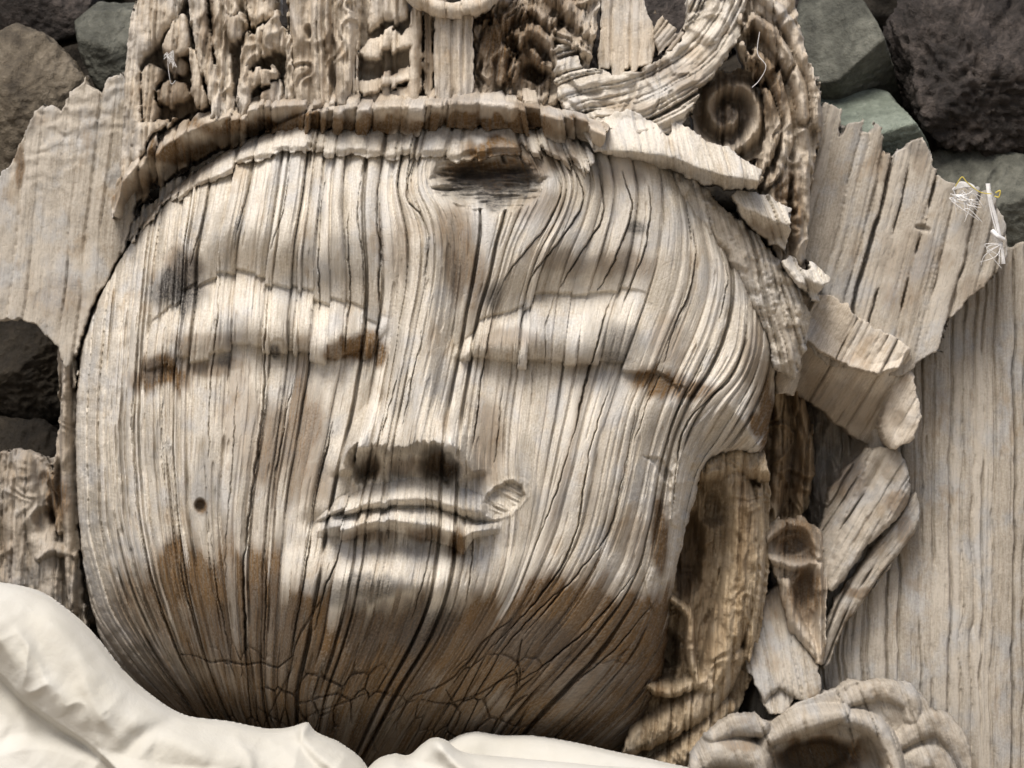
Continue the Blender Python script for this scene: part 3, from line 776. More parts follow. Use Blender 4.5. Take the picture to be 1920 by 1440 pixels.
def shelf(v):    # lit upper slope, then an overhanging under side
    return np.where(v < -0.2, sst(-1.05, -0.2, v) * 0.7 + 0.3, 1 - 1.5 * sst(-0.2, 1.05, v))
def roll(v):
    return np.sqrt(np.clip(1 - np.abs(v) ** 2.4, 0, 1))

band("hair_fringe", [(128, 715), (116, 650), (136, 570), (182, 492), (240, 425), (308, 368), (390, 314), (475, 276), (560, 262), (660, 264), (760, 268), (845, 266), (930, 260), (1000, 266), (1065, 284), (1110, 316)],
     [10, 14, 16, 16, 18, 20, 24, 28, 30, 30, 30, 24, 22], [8, 12, 14, 14, 16, 18, 24, 30, 33, 34, 34, 24, 22, 22], 18, 34,
     lambda v: 0.35 + 0.65 * np.where(v < 0.55, sst(-1.1, 0.55, v), 1 - 0.9 * sst(0.55, 1.0, v)), jag=6, stain_shade=0.05,
     blobs=((930, 285, 70, 30, .7), (1040, 300, 50, 30, .45), (180, 500, 60, 40, .2)), mat=M_face, gap=lambda v: face_gap(v) if v < 780 else 13.0, top_n=10)
band("crown_band", [(214, 398), (236, 350), (290, 292), (360, 250), (440, 222), (530, 206), (650, 203), (800, 203), (930, 207), (1010, 214), (1080, 236), (1135, 262)],
     [12, 30, 34, 32, 32, 34, 34, 34, 34, 36, 28], [8, 32, 38, 36, 36, 40, 44, 44, 40, 36, 22], 96, 112, shelf, jag=8, stain_shade=0.15,
     blobs=((600, 238, 260, 20, .75), (900, 240, 200, 20, .8), (360, 285, 120, 22, .7), (980, 215, 40, 26, .5), (250, 360, 50, 40, .5)), seed=33, gap=22)  # brown underside: unbleached wood, deepened to paint in its shade

def carve(name, poly, h0, parent=None, strokes=(), shelves=(), holes=(), gap=15, ang=0.0, curve=None, ridge=5.0, dep=0.9, lump=(10, 40), blobs=(), base_stain=0.15,
          usemass=False, slope=(0, 0), jag=7, depth=150, res=2.4, seed=1, mat=None, length=120, wander=5, grey_stain_shade=(), topjag=0, roundr=0, extra=None, fine=0.6, edge_n=10, sharp=2.0, resx=None, bias=.5, swirl=None):
    poly = np.array(poly, float)
    cx, cy = poly.mean(0)
    tn = math.tan(math.radians(ang))
    def gt(X, Y):
        if curve is not None:
            s, q, f = curve_coords(X, Y, catmull(curve, 5)); return q + 400, s
        return X + Y * tn + 8 * (fbm(X / 120, Y / 160, seed + 1, 2) - .5), Y
    def edge(X, Y):
        g, t = gt(X, Y)
        G = strips(g, t, seed, gap, length=length, wander=wander)
        n = fbm(X / 15, Y / 15, seed + 7, 3) - .5
        tj = topjag * sst(cy, poly[:, 1].min() + 20, Y)
        j = np.clip(G['jit'] * (jag + tj), -2.0 * (jag + tj), 2.0 * (jag + tj))
        return 0 * X, j, n * edge_n - np.minimum(G['crack'], 14) * 0.35 * (topjag > 0)
    def surf(X, Y, d):
        g, t = gt(X, Y)
        G = strips(g, t, seed, gap, length=length, wander=wander, dep=dep, bias=bias)
        h = h0 + (X - cx) * slope[0] + (Y - cy) * slope[1] + (mass(X, Y) if usemass else 0)
        if roundr: h = h - roundr * (1 - np.sqrt(1 - (1 - np.clip(d / roundr, 0, 1)) ** 2))
        Yj = Y + np.clip(G['jit2'] * jag * .6, -9, 9)
        hs = 0 * X
        for (pts, w, H) in strokes:
            s, q, f = curve_coords(X, Yj, catmull(pts, 5) if len(pts) > 2 else pts)
            ww = w * (0.55 + 0.45 * np.sin(np.clip(f, .04, .96) * math.pi) ** .5)
            endf = np.where((f <= 0) | (f >= 1), 1.0, 1.0)
            hs = np.maximum(hs, H * np.clip(1 - (np.abs(q) / ww) ** sharp, 0, 1) ** .6 * endf)
        h = h + hs
        for (pts, w, H) in shelves:
            s, q, f = curve_coords(X, Yj, catmull(pts, 5) if len(pts) > 2 else pts)
            v = np.clip(q / w, -1, 1)
            h = h + H * np.where(v < 0.0, sst(-1, 0, v), 1 - sst(0, 0.6, v)) * sst(0, .12, f) * sst(1, .88, f)
        for (hx, hy, rx, ry, rot, dp) in holes:
            h = h - dp * sst(1.0, 0.45, ellip(X + 14 * (fbm(X / 20, Y / 20, seed + 31, 2) - .5), Yj, hx, hy, rx, ry, rot))
        h = h + ridge * (1.2 * G['dome'] + 0.6 * G['lvl'] + 1.4 * G['tilt']) - G['crack']
        G2 = strips(g, t, seed + 50, gap * 0.4, length=60, wander=2, bias=.6)
        h = h + fine * (1.1 * G2['dome'] + .5 * G2['lvl'] - np.minimum(G2['crack'], 8) * .5)
        h = h + lump[0] * 2 * (fbm(X / lump[1], Y / (lump[1] * 1.4), seed + 9, 4) - .5)
        if swirl is not None:
            wx_ = 1.6 * (fbm(X / 70, Y / 70, seed + 61, 2) - .5); wy_ = 1.6 * (fbm(X / 70, Y / 70, seed + 62, 2) - .5)
            ph = fbm(X / swirl[1] + wx_, Y / (swirl[1] * 3.2) + wy_, seed + 63, 2)
            sw = np.sin(ph * swirl[2] * 6.283)
            h = h + swirl[0] * (sw + 0.4 * np.abs(sw))
        if extra is not None: h = h + extra(X, Yj, d, G)
        st = base_stain * (0.4 + 1.2 * fbm(X / 50, Y / 60, seed + 4, 3)) + stain_shade_blobs(X, Y, blobs, seed)
        so = stain_shade_blobs(X, Y, grey_stain_shade, seed + 2)
        return h, dict(gr=(g / 100., t / 100., 0 * X), stain_shade=np.clip(st, 0, 1), grey_stain_shade=np.clip(so, 0, 1), tone=G['rnd'] * .9)
    return relief(name, parent if parent is not None else head, mat or M_crown, poly, surf, res=res, depth=depth, edge=edge, resx=resx)

def layers(lst, bg):
    """stacked slabs of one carved block: (outline, height function, rounding)"""
    fl = [(poly_sdf(catmull(pl, 4, True) if sm else pl, 40, 3), f, r) for (pl, f, r, sm) in lst]
    def fn(X, Y, d, G):
        n = 9 * (fbm(X / 13, Y / 17, 17, 3) - .5)
        h = bg(X, Y) if callable(bg) else bg + 0 * X
        for F, f, r in fl:
            dd = F.at(X, Y) + n
            t = (f(X, Y) if callable(f) else f) - r * (1 - np.sqrt(1 - (1 - np.clip(dd / r, 0, 1)) ** 2)) - 420 * np.clip(-dd / 7, 0, 1)
            h = np.maximum(h, t)
        return h
    return fn

# --- crown ornaments, left to right
carve("crown_leaf", [(222, 345), (226, 180), (234, 90), (250, 0), (262, -40), (345, -40), (350, 40), (372, 110), (392, 190), (330, 222), (282, 262), (250, 322)], 0,
      extra=layers([([(222, 350), (226, 180), (232, 60), (250, -50), (338, -50), (340, 14), (316, 52), (284, 88), (264, 112), (258, 160), (262, 220), (244, 330)], lambda X, Y: -34 + (X - 280) * .2, 24, 1),
                    ([(340, 24), (352, 60), (352, 100), (322, 106), (300, 92), (312, 58)], -16, 16, 1), ([(352, 90), (372, 110), (394, 190), (366, 204), (356, 150)], -10, 14, 1),
                    ([(288, 166), (318, 150), (346, 160), (350, 186), (318, 196), (296, 190)], -64, 14, 1), ([(262, 130), (290, 118), (300, 140), (284, 172), (292, 214), (266, 230)], -60, 12, 1),
                    ([(300, 106), (340, 108), (346, 140), (320, 138)], -76, 12, 1), ([(250, 240), (290, 226), (330, 224), (282, 268), (250, 330)], -30, 12, 1)], -150),
      ang=4, gap=13, ridge=4, fine=1.0, seed=101, lump=(8, 26), blobs=((320, 180, 60, 60, .5), (300, 110, 40, 40, .3)), grey_stain_shade=((240, 250, 12, 90, .35),), base_stain=.12)
carve("crown_flame", [(342, -40), (512, -40), (520, 20), (548, 60), (552, 206), (470, 222), (396, 238), (388, 170), (366, 100), (350, 30)], 0,
      extra=layers([([(346, -50), (376, -50), (388, 40), (404, 130), (424, 222), (392, 238), (382, 160), (362, 80)], lambda X, Y: 4 + (Y - 100) * .12, 16, 1), ([(390, -50), (452, -50), (444, 20), (430, 50), (432, 110), (436, 222), (414, 226), (402, 120)], -22, 18, 1),
                    ([(420, 34), (452, 26), (462, 52), (446, 74), (428, 66)], 14, 14, 1), ([(466, 66), (500, 36), (520, 24), (544, 62), (540, 112), (506, 96), (478, 116), (452, 150), (450, 100)], lambda X, Y: 6 + (60 - Y) * .2, 16, 1),
                    ([(448, 150), (478, 124), (512, 128), (520, 150), (484, 158), (470, 180), (472, 222), (446, 224)], 2, 14, 1), ([(500, 160), (524, 156), (530, 216), (490, 218), (486, 176)], -14, 12, 1), ([(534, 110), (552, 80), (556, 206), (534, 208)], -8, 10, 1),
                    ([(470, -50), (512, -50), (516, 10), (486, 40), (462, 40)], -30, 18, 1)], -120),
      ang=3, gap=10, ridge=5, dep=.9, seed=104, lump=(9, 20), topjag=10, swirl=(5, 40, 5), blobs=((390, 40, 14, 90, .55), (430, 60, 24, 40, .3), (500, 185, 20, 26, .4)), base_stain=.12)
carve("crown_pillar", [(536, -40), (668, -40), (672, 204), (540, 206)], -26,
      strokes=[([(560, -40), (566, 200)], 18, 30), ([(600, -40), (604, 200)], 20, 34), ([(640, -40), (650, 60), (640, 200)], 18, 40)],
      holes=[(655, 12, 9, 12, 0, 26), (575, 60, 8, 18, 0, 30), (620, 150, 6, 40, 0, 26)], ang=-1, gap=13, ridge=7, swirl=(6, 60, 5), seed=107, lump=(9, 26), topjag=8, blobs=((618, 80, 10, 60, .5), (580, 130, 12, 40, .3)))
mask = carve("crown_beast_mask", [(655, -40), (836, -40), (836, 204), (655, 204)], 0,
      extra=layers([([(655, -50), (672, -50), (674, 60), (668, 104), (668, 204), (652, 204)], -20, 14, 1), ([(670, 98), (688, 66), (716, 62), (742, 48), (752, 66), (772, 40), (776, 88), (736, 94), (704, 104)], lambda X, Y: -30 + (Y - 60) * .5, 12, 0),
                    ([(690, 50), (690, 10), (706, -50), (790, -50), (766, 0), (760, 34), (728, 44), (706, 40)], -34, 20, 1), ([(660, 146), (700, 142), (740, 134), (768, 118), (772, 150), (740, 160), (700, 170), (660, 172)], lambda X, Y: -30 + (150 - Y) * -.6, 10, 0),
                    ([(772, 20), (790, 20), (786, 204), (766, 204)], -24, 9, 1), ([(796, 10), (810, 20), (812, 204), (796, 204)], -40, 8, 1), ([(655, 170), (768, 160), (768, 206), (655, 206)], -46, 12, 0)], lambda X, Y: -112 + 0 * X),
      ang=0, gap=13, ridge=5, seed=111, lump=(6, 20), blobs=((800, 90, 22, 90, .5), (715, 125, 50, 14, .45), (730, 160, 50, 16, .25)), base_stain=.1)
carve("crown_ring", parent=mask, poly= band_poly([(752, -60), (775, -12), (815, 12), (855, 18), (900, 8), (930, -20), (945, -60)], [15, 15], [17, 17])[0], h0=26, strokes=[([(752, -60), (775, -12), (815, 12), (855, 18), (900, 8), (930, -20), (945, -60)], 18, 26)],
      gap=26, ridge=4, seed=113, lump=(4, 24), jag=3, depth=90, base_stain=.05)
carve("crown_shaft", [(816, 20), (884, 20), (890, 100), (884, 204), (818, 204), (812, 100)], -8, strokes=[([(832, 20), (836, 200)], 16, 18), ([(862, 20), (866, 200)], 18, 22)], gap=13, ridge=6, seed=117, lump=(4, 30), jag=4, base_stain=.1)
carve("crown_claw", [(880, -40), (1130, -40), (1122, 40), (1104, 130), (1060, 150), (1062, 200), (960, 208), (886, 200), (890, 100)], -70, mat=M_crown,
      strokes=[([(905, 190), (915, 110), (935, 50), (980, 10)], 20, 46), ([(940, 150), (950, 90), (990, 60), (1030, 80), (1046, 120)], 16, 60), ([(1000, 20), (1050, 60), (1100, 96)], 16, 54), ([(1030, -10), (1070, 20), (1110, 60)], 18, 40),
               ([(890, 60), (920, 20), (960, -20)], 18, 36), ([(960, 175), (1010, 190), (1056, 176)], 14, 40), ([(1000, 100), (1012, 120), (1040, 132)], 12, 50), ([(970, 110), (958, 140)], 10, 56)],
      holes=[(962, 84, 20, 18, 20, 60), (1000, 138, 34, 22, 10, 80), (910, 30, 26, 14, -20, 60), (900, 150, 10, 40, 0, 50), (1050, 40, 10, 30, 40, 40)], ang=8, gap=8, ridge=6, dep=.8, swirl=(11, 60, 6), seed=119, lump=(14, 18), base_stain=.3,
      blobs=((960, 90, 80, 90, .55), (1040, 20, 60, 50, .35), (920, 20, 50, 30, .4)))
carve("crown_splint", [(1122, 130), (1128, 40), (1124, -40), (1196, -40), (1214, 20), (1236, 64), (1222, 120), (1180, 140)], -66, gap=17, ridge=3, seed=123, lump=(4, 40), topjag=8, base_stain=.06)
carve("crown_splint", [(1225, 60), (1236, 24), (1262, 44), (1284, 60), (1266, 90), (1236, 96)], -40, gap=14, ridge=4, seed=125, ang=40, lump=(6, 20), base_stain=.25)
SCR = [(1010, 226), (1090, 190), (1190, 168), (1280, 118), (1345, 48), (1390, -50)]
carve("crown_scroll", [(1046, 84), (1064, 78), (1082, 100), (1094, 126), (1150, 138), (1206, 128), (1250, 96), (1286, 60), (1294, 0), (1296, -50), (1412, -50), (1396, 30), (1384, 80), (1356, 122), (1318, 160), (1296, 206), (1262, 248), (1210, 274), (1140, 270), (1084, 240), (1050, 196), (1040, 130)], -20,
      curve=SCR, gap=12, ridge=8.5, dep=1.3, length=100, wander=8, edge_n=16, swirl=(6, 60, 5), seed=127, strokes=[([(1046, 90), (1066, 130), (1110, 150), (1180, 146)], 22, 22), ([(1180, 210), (1250, 200), (1300, 150)], 40, 18), ([(1330, 60), (1360, 10), (1380, -50)], 34, 22), ([(1060, 180), (1130, 240), (1220, 256)], 34, 22)],
      slope=(0.0, 0.30), lump=(10, 30), base_stain=.10, blobs=((1240, 130, 60, 20, .35), (1290, 150, 40, 30, .4), (1180, 200, 60, 14, .3)), jag=4, mat=M_face)
def spiral(X, Y, d, G):
    r = np.hypot(X - 1368, (Y - 205) * 0.92); th = np.arctan2(Y - 205, X - 1368)
    sp = np.sin(r / 7.2 - th) * sst(6, 20, r)
    return 40 * sp * sst(110, 70, r) - 30 * sst(70, 20, r)
carve("crown_spiral", [(1296, 190), (1316, 150), (1352, 122), (1394, 120), (1430, 150), (1450, 220), (1438, 280), (1400, 310), (1350, 286), (1306, 256)], -120, gap=13, ridge=3, seed=131, extra=spiral, lump=(11, 20), base_stain=.3,
      blobs=((1360, 200, 60, 60, .35),), jag=4)
carve("crown_lappet", [(1376, 60), (1384, -50), (1484, -50), (1502, 40), (1516, 104), (1540, 160), (1548, 236), (1530, 300), (1520, 420), (1512, 520), (1470, 500), (1436, 420), (1416, 330), (1440, 250), (1436, 170), (1400, 120)], -92,
      strokes=[([(1390, 40), (1430, 44), (1470, 90), (1500, 150), (1510, 210)], 17, 60), ([(1420, -20), (1470, 20), (1500, 80), (1530, 150), (1536, 230)], 16, 50), ([(1396, 90), (1440, 120), (1466, 170), (1480, 230)], 14, 56), ([(1440, 170), (1456, 230), (1444, 290), (1424, 330)], 12, 60),
               ([(1470, 180), (1480, 250), (1462, 310), (1440, 350)], 12, 52), ([(1510, 240), (1506, 330), (1500, 480)], 18, 44), ([(1478, 300), (1470, 400)], 16, 30), ([(1450, 340), (1456, 430)], 12, 26)],
      holes=[(1412, 76, 14, 20, 0, 50), (1420, 150, 14, 20, 0, 40), (1452, 140, 8, 40, 25, 40), (1488, 370, 7, 60, 0, 44), (1456, 300, 6, 40, 10, 34), (1485, 130, 6, 30, 30, 30)], gap=11, ang=-4, ridge=4, swirl=(10, 70, 5), seed=137, lump=(14, 20), base_stain=.22,
      blobs=((1440, 160, 40, 70, .55), (1480, 400, 30, 90, .55), (1440, 60, 40, 30, .4)), sharp=2.6)
def curl(X, Y, d, G):
    s, q, f = curve_coords(X, Y, [(1110, 288), (1180, 292), (1225, 296), (1262, 300), (1300, 318), (1350, 334), (1418, 346)])
    up = sst(-70, -4, q); dn = sst(-4, 16, q)
    a = 60 * up - 85 * dn
    c = np.sin((f * 2.6 + 0.15) * math.pi)
    return a + 12 * c * up
carve("crown_curl", [(1096, 250), (1118, 226), (1180, 206), (1232, 232), (1252, 256), (1262, 226), (1290, 236), (1322, 262), (1376, 282), (1424, 322), (1416, 352), (1368, 352), (1310, 338), (1262, 318), (1220, 312), (1170, 300), (1116, 286)], 34, usemass=False, gap=20, ang=-12, ridge=3, seed=141,
      extra=curl, lump=(7, 30), base_stain=.03, jag=1.5, edge_n=14, depth=140, mat=M_face)
def leaf2(X, Y, d, G):
    s, q, f = curve_coords(X, Y, [(1376, 384), (1420, 404), (1486, 430)])
    return 46 * sst(-46, -2, q) - 70 * sst(-2, 22, q)
carve("crown_curl", [(1372, 366), (1392, 358), (1440, 366), (1482, 392), (1480, 442), (1476, 474), (1440, 452), (1400, 418)], 0, gap=16, ang=-20, ridge=4, seed=143, extra=leaf2, jag=1.5, edge_n=14, lump=(10, 20), base_stain=.06, blobs=((1430, 440, 40, 20, .5),), mat=M_face)
carve("crown_curl", [(1464, 490), (1486, 478), (1530, 500), (1556, 530), (1540, 552), (1500, 540)], -30, gap=16, ang=-20, ridge=4, seed=145, lump=(12, 16), base_stain=.04, mat=M_face,
      extra=lambda X, Y, d, G: 30 * sst(480, 520, Y - (X - 1500) * .5) - 50 * sst(526, 545, Y - (X - 1500) * .4))
# hair running down the right temple
def temple(X, Y, d, G):
    return 26 * sst(0, 26, d) + 10 * sst(.5, .62, fbm(X / 26, Y / 26, 92, 3)) * sst(6, 20, d)
carve("temple_hair", [(1108, 300), (1160, 284), (1236, 306), (1300, 326), (1366, 392), (1434, 446), (1492, 516), (1524, 580), (1520, 640), (1496, 706), (1462, 694), (1440, 624), (1404, 562), (1362, 492), (1312, 440), (1262, 394), (1200, 352), (1140, 326)], -52, gap=18, ang=-14, ridge=5.5, seed=147, roundr=16,
      extra=temple, lump=(9, 34), base_stain=.05, blobs=((1380, 470, 50, 60, .2), (1480, 640, 20, 50, .25)), jag=2, mat=M_face, depth=180, slope=(-0.06, -0.10), edge_n=16)

# --- broken ear on the right
carve("broken_ear", [(1262, 1010), (1292, 940), (1316, 872), (1372, 842), (1440, 846), (1456, 930), (1452, 1080), (1434, 1220), (1404, 1330), (1372, 1400), (1320, 1480), (1240, 1500), (1150, 1500), (1190, 1360), (1230, 1260), (1250, 1130)], -262, mat=M_ear,
      strokes=[([(1384, 900), (1404, 980), (1396, 1100), (1366, 1210), (1336, 1290)], 40, 110), ([(1330, 884), (1396, 866), (1446, 884)], 36, 120), ([(1430, 920), (1432, 1060), (1410, 1240)], 14, 70), ([(1264, 1130), (1296, 1160), (1300, 1230), (1312, 1290)], 11, 120),
               ([(1214, 1290), (1260, 1306), (1330, 1284)], 16, 110), ([(1180, 1410), (1260, 1366), (1330, 1320), (1384, 1240)], 36, 84), ([(1200, 1470), (1290, 1430), (1370, 1340)], 30, 60)],
      holes=[(1300, 1050, 34, 100, 8, 90), (1262, 1230, 28, 46, 0, 100), (1240, 1268, 40, 22, 10, 70), (1345, 960, 24, 40, 0, 50)], gap=11, ang=3, ridge=3.5, dep=1.0, swirl=(4, 40, 5), fine=1.0, seed=151, lump=(13, 22), base_stain=.2,
      blobs=((1400, 1000, 30, 100, .3), (1330, 1180, 40, 90, .35), (1300, 1050, 40, 90, .5)), res=2.2, jag=2, sharp=2.6)
# ------------------------------------------------------------------ carved side panels
def slab(X, Y, d, G):
    ye = np.interp(X, [1470, 1500, 1560, 1640, 1690, 1735], [600, 628, 668, 702, 690, 660]) + np.clip(G['jit'] * 4, -9, 9)
    q = Y - ye
    return 150 * sst(-130, 0, q) - 50 - 270 * sst(-3, 150, q) ** .8 + 60 * gauss(X, Y, 1660, 770, 50, 50) + 30 * gauss(X, Y, 1500, 760, 20, 60)

CAVE = poly_sdf(catmull([(1400, 640), (1500, 650), (1580, 690), (1640, 790), (1650, 840), (1610, 900), (1580, 990), (1560, 1080), (1540, 1180), (1480, 1200), (1440, 1260), (1400, 1400), (1370, 1400), (1370, 800)], 4, True), 60, 4)
def CAVE_D(X, Y): return 190 * sst(-4, 26, CAVE.at(X, Y) + 14 * (fbm(X / 20, Y / 30, 9, 3) - .5))
right_panel = empty("carved_back_panel", 1720, 1520, -300)
tag(right_panel, "tall pale grey carved wooden panel with diagonal ribs beside the broken ear", "wood panel")
carve("panel_board", [(1380, 1060), (1400, 700), (1440, 560), (1540, 480), (1700, 470), (1880, 470), (1960, 440), (1980, 700), (1980, 1540), (1380, 1540)], -320, parent=right_panel, mat=M_board, gap=24, ang=0.5, ridge=2.2, fine=.6, dep=1.0, seed=201, length=110, wander=7,
      lump=(5, 120), base_stain=.05, blobs=((1570, 1330, 60, 80, .15), (1460, 900, 90, 200, .7)), jag=4, res=2.8, resx=1.7, depth=100, slope=(0.13, 0), bias=.42,  # large brown patch paints shade into the hollow beside the ear
      extra=lambda X, Y, d, G: -(CAVE_D(X, Y)) * (1 - 0.5 * fbm(X / 22, Y / 50, 8, 3)) + 2.0 * np.sin(X / 90 + 3 * fbm(X / 200, Y / 300, 4, 2)))
carve("cracked_plank", [(1496, 470), (1512, 330), (1530, 240), (1556, 186), (1590, 206), (1580, 268), (1598, 236), (1630, 226), (1664, 244), (1668, 290), (1700, 280), (1724, 262), (1742, 258), (1758, 286), (1762, 312), (1790, 326), (1836, 344), (1872, 350), (1896, 400), (1902, 470), (1878, 512), (1820, 566), (1784, 610), (1772, 652), (1700, 700), (1560, 690), (1490, 600)],
      -176, parent=right_panel, mat=M_board, gap=36, ang=14, ridge=3.4, fine=.7, dep=1.2, seed=205, length=120, wander=8, lump=(5, 60), jag=3, topjag=8, base_stain=.07, depth=90, res=2.4,
      holes=[(1742, 425, 16, 7, 10, 12)], blobs=((1660, 300, 26, 40, .4), (1740, 300, 16, 30, .35), (1720, 480, 80, 50, .25), (1850, 540, 60, 30, .3), (1700, 560, 40, 40, .2)), grey_stain_shade=((1738, 275, 22, 20, .5),))
YE = lambda X: np.interp(X, [1470, 1500, 1560, 1640, 1690, 1735], [596, 626, 668, 702, 694, 656])
ornament = carve("ear_ornament", [(1462, 650), (1482, 566), (1508, 538), (1560, 552), (1598, 566), (1606, 586), (1664, 620), (1716, 650), (1722, 700), (1742, 780), (1726, 826), (1690, 846), (1640, 832), (1600, 806), (1560, 770), (1510, 740), (1466, 740)], 0, parent=right_panel, mat=M_crown,
      extra=layers([([(1484, 584), (1508, 540), (1560, 554), (1598, 568), (1606, 588), (1664, 622), (1718, 652), (1692, 690), (1652, 703), (1600, 690), (1552, 664), (1508, 628)], lambda X, Y: -128 + (Y - YE(X)) * .75, 7, 0),
                    ([(1700, 690), (1730, 700), (1744, 790), (1722, 830), (1686, 846), (1664, 800), (1680, 740)], lambda X, Y: -190 - (1700 - X) * .3, 18, 1),
                    ([(1462, 640), (1500, 624), (1512, 680), (1500, 742), (1466, 744)], -200, 16, 1)],
                   lambda X, Y: -168 - 1.35 * np.clip(Y - YE(X), -20, 400) - 0.25 * np.clip(1640 - X, 0, 200)),
      gap=34, ang=28, ridge=1.6, dep=.9, seed=209, lump=(7, 30), jag=1, base_stain=.04, blobs=((1640, 770, 60, 40, .3), (1560, 740, 60, 40, .3), (1690, 780, 20, 24, .35)), depth=160, res=2.2, edge_n=12)
carve("hair_lock", [(1440, 690), (1512, 700), (1540, 790), (1546, 880), (1530, 960), (1500, 1000), (1450, 1000), (1436, 850)], -372, parent=ornament, mat=M_ear, gap=15, ang=4, ridge=4, seed=211, swirl=(10, 60, 5), lump=(16, 24), base_stain=.3, jag=2, depth=90,
      strokes=[([(1462, 690), (1480, 780), (1476, 880), (1462, 990)], 18, 60), ([(1506, 700), (1520, 800), (1530, 880), (1510, 980)], 15, 44)], blobs=((1500, 850, 80, 120, .4),))
carve("carved_rib", [(1556, 1100), (1552, 1010), (1570, 930), (1604, 880), (1640, 846), (1690, 838), (1714, 868), (1724, 926), (1694, 984), (1640, 1030), (1600, 1086), (1572, 1118)], 0, parent=right_panel, mat=M_board,
      extra=layers([([(1644, 850), (1690, 838), (1714, 870), (1724, 928), (1692, 984), (1640, 1030), (1600, 1086), (1566, 1118), (1572, 1050), (1600, 970), (1630, 900)], lambda X, Y: -236 + 14 * np.sin((X + Y * .55 - 2180) / 22.0), 20, 1)], lambda X, Y: -268 - np.clip((1640 + (850 - Y) * .36 - X), 0, 200) * 1.5),
      curve=[(1750, 820), (1680, 940), (1620, 1040), (1560, 1140)], gap=24, ridge=3, dep=1.1, seed=213, lump=(8, 26), base_stain=.10, blobs=((1700, 950, 22, 26, .5), (1690, 890, 26, 20, .25), (1600, 900, 40, 50, .4)), jag=1, depth=80, res=2.2, edge_n=12)
carve("carved_rib", [(1736, 924), (1744, 984), (1692, 1062), (1640, 1130), (1596, 1186), (1570, 1256), (1552, 1264), (1554, 1200), (1580, 1130), (1640, 1050), (1700, 960)], 0, parent=right_panel, mat=M_board,
      extra=layers([([(1736, 924), (1744, 984), (1692, 1062), (1640, 1130), (1596, 1186), (1570, 1256), (1552, 1264), (1554, 1200), (1580, 1130), (1640, 1050), (1700, 960)], -252, 22, 1)], -300),
      curve=[(1760, 900), (1690, 1010), (1620, 1100), (1550, 1250)], gap=26, ridge=3, dep=1.1, seed=215, lump=(7, 30), base_stain=.08, blobs=((1640, 1120, 50, 14, .6), (1712, 1000, 18, 30, .45), (1600, 1180, 20, 30, .4)), jag=1, depth=80, res=2.2, edge_n=10)
carve("flared_lobe", [(1404, 1200), (1440, 1130), (1476, 1100), (1500, 1190), (1548, 1258), (1552, 1316), (1524, 1338), (1500, 1318), (1480, 1348), (1452, 1352), (1428, 1300), (1402, 1250)], 0, parent=right_panel, mat=M_board,
      extra=layers([([(1404, 1200), (1440, 1130), (1476, 1100), (1500, 1190), (1548, 1258), (1552, 1316), (1520, 1334), (1470, 1300), (1440, 1330), (1404, 1260)], lambda X, Y: -300 + 95 * sst(1120, 1320, Y), 14, 0), ([(1428, 1300), (1470, 1290), (1500, 1316), (1480, 1350), (1450, 1354)], lambda X, Y: -236 + (Y - 1300) * .6, 10, 1)], -330),
      gap=14, ang=-8, ridge=3.4, seed=221, lump=(6, 30), base_stain=.06, jag=1, depth=90, blobs=((1450, 1140, 50, 40, .35),), edge_n=12)


carve("ear_loop", [(1440, 1010), (1470, 976), (1520, 974), (1556, 1010), (1566, 1080), (1560, 1180), (1560, 1266), (1530, 1250), (1492, 1190), (1476, 1110), (1450, 1060)], -270, parent=right_panel, mat=M_crown,
      strokes=[([(1446, 1016), (1486, 986), (1530, 1000), (1546, 1050)], 12, 40), ([(1484, 1100), (1500, 1170), (1546, 1240)], 15, 44), ([(1548, 1070), (1556, 1170), (1548, 1250)], 16, 50), ([(1450, 1050), (1500, 1066), (1540, 1060)], 12, 36)],
      holes=[(1502, 1028, 30, 22, 0, 30), (1520, 1120, 26, 50, 10, 34)], gap=12, ridge=3.5, swirl=(4, 40, 5), seed=217, lump=(9, 24), base_stain=.25, blobs=((1510, 1020, 50, 50, .5), (1520, 1120, 40, 60, .6)), jag=3, depth=70, res=2.4)

carve("cloud_scroll", [(1280, 1540), (1300, 1420), (1336, 1374), (1370, 1350), (1420, 1344), (1450, 1366), (1500, 1330), (1566, 1306), (1604, 1290), (1660, 1284), (1722, 1288), (1760, 1340), (1800, 1352), (1830, 1400), (1850, 1540)], -196, parent=right_panel, mat=M_board,
      strokes=[([(1344, 1386), (1384, 1362), (1430, 1372)], 34, 92), ([(1306, 1446), (1350, 1420), (1420, 1430), (1430, 1460)], 36, 104), ([(1450, 1392), (1520, 1360), (1588, 1346)], 26, 80), ([(1590, 1352), (1650, 1372), (1682, 1430), (1690, 1540)], 24, 70), ([(1440, 1400), (1420, 1470), (1400, 1540)], 22, 70),
               ([(1600, 1322), (1660, 1302), (1716, 1322), (1722, 1356)], 22, 26), ([(1700, 1400), (1760, 1366), (1800, 1390), (1830, 1450)], 26, 24), ([(1700, 1450), (1760, 1432), (1800, 1470)], 26, 22)],
      holes=[(1540, 1436, 96, 48, -6, 130), (1640, 1440, 34, 60, 0, 60)], gap=30, ang=-20, ridge=1, dep=.6, seed=225, lump=(10, 40), base_stain=.12, blobs=((1550, 1430, 100, 40, .75), (1390, 1400, 40, 10, .4)), jag=1, depth=90, res=2.4, sharp=3)

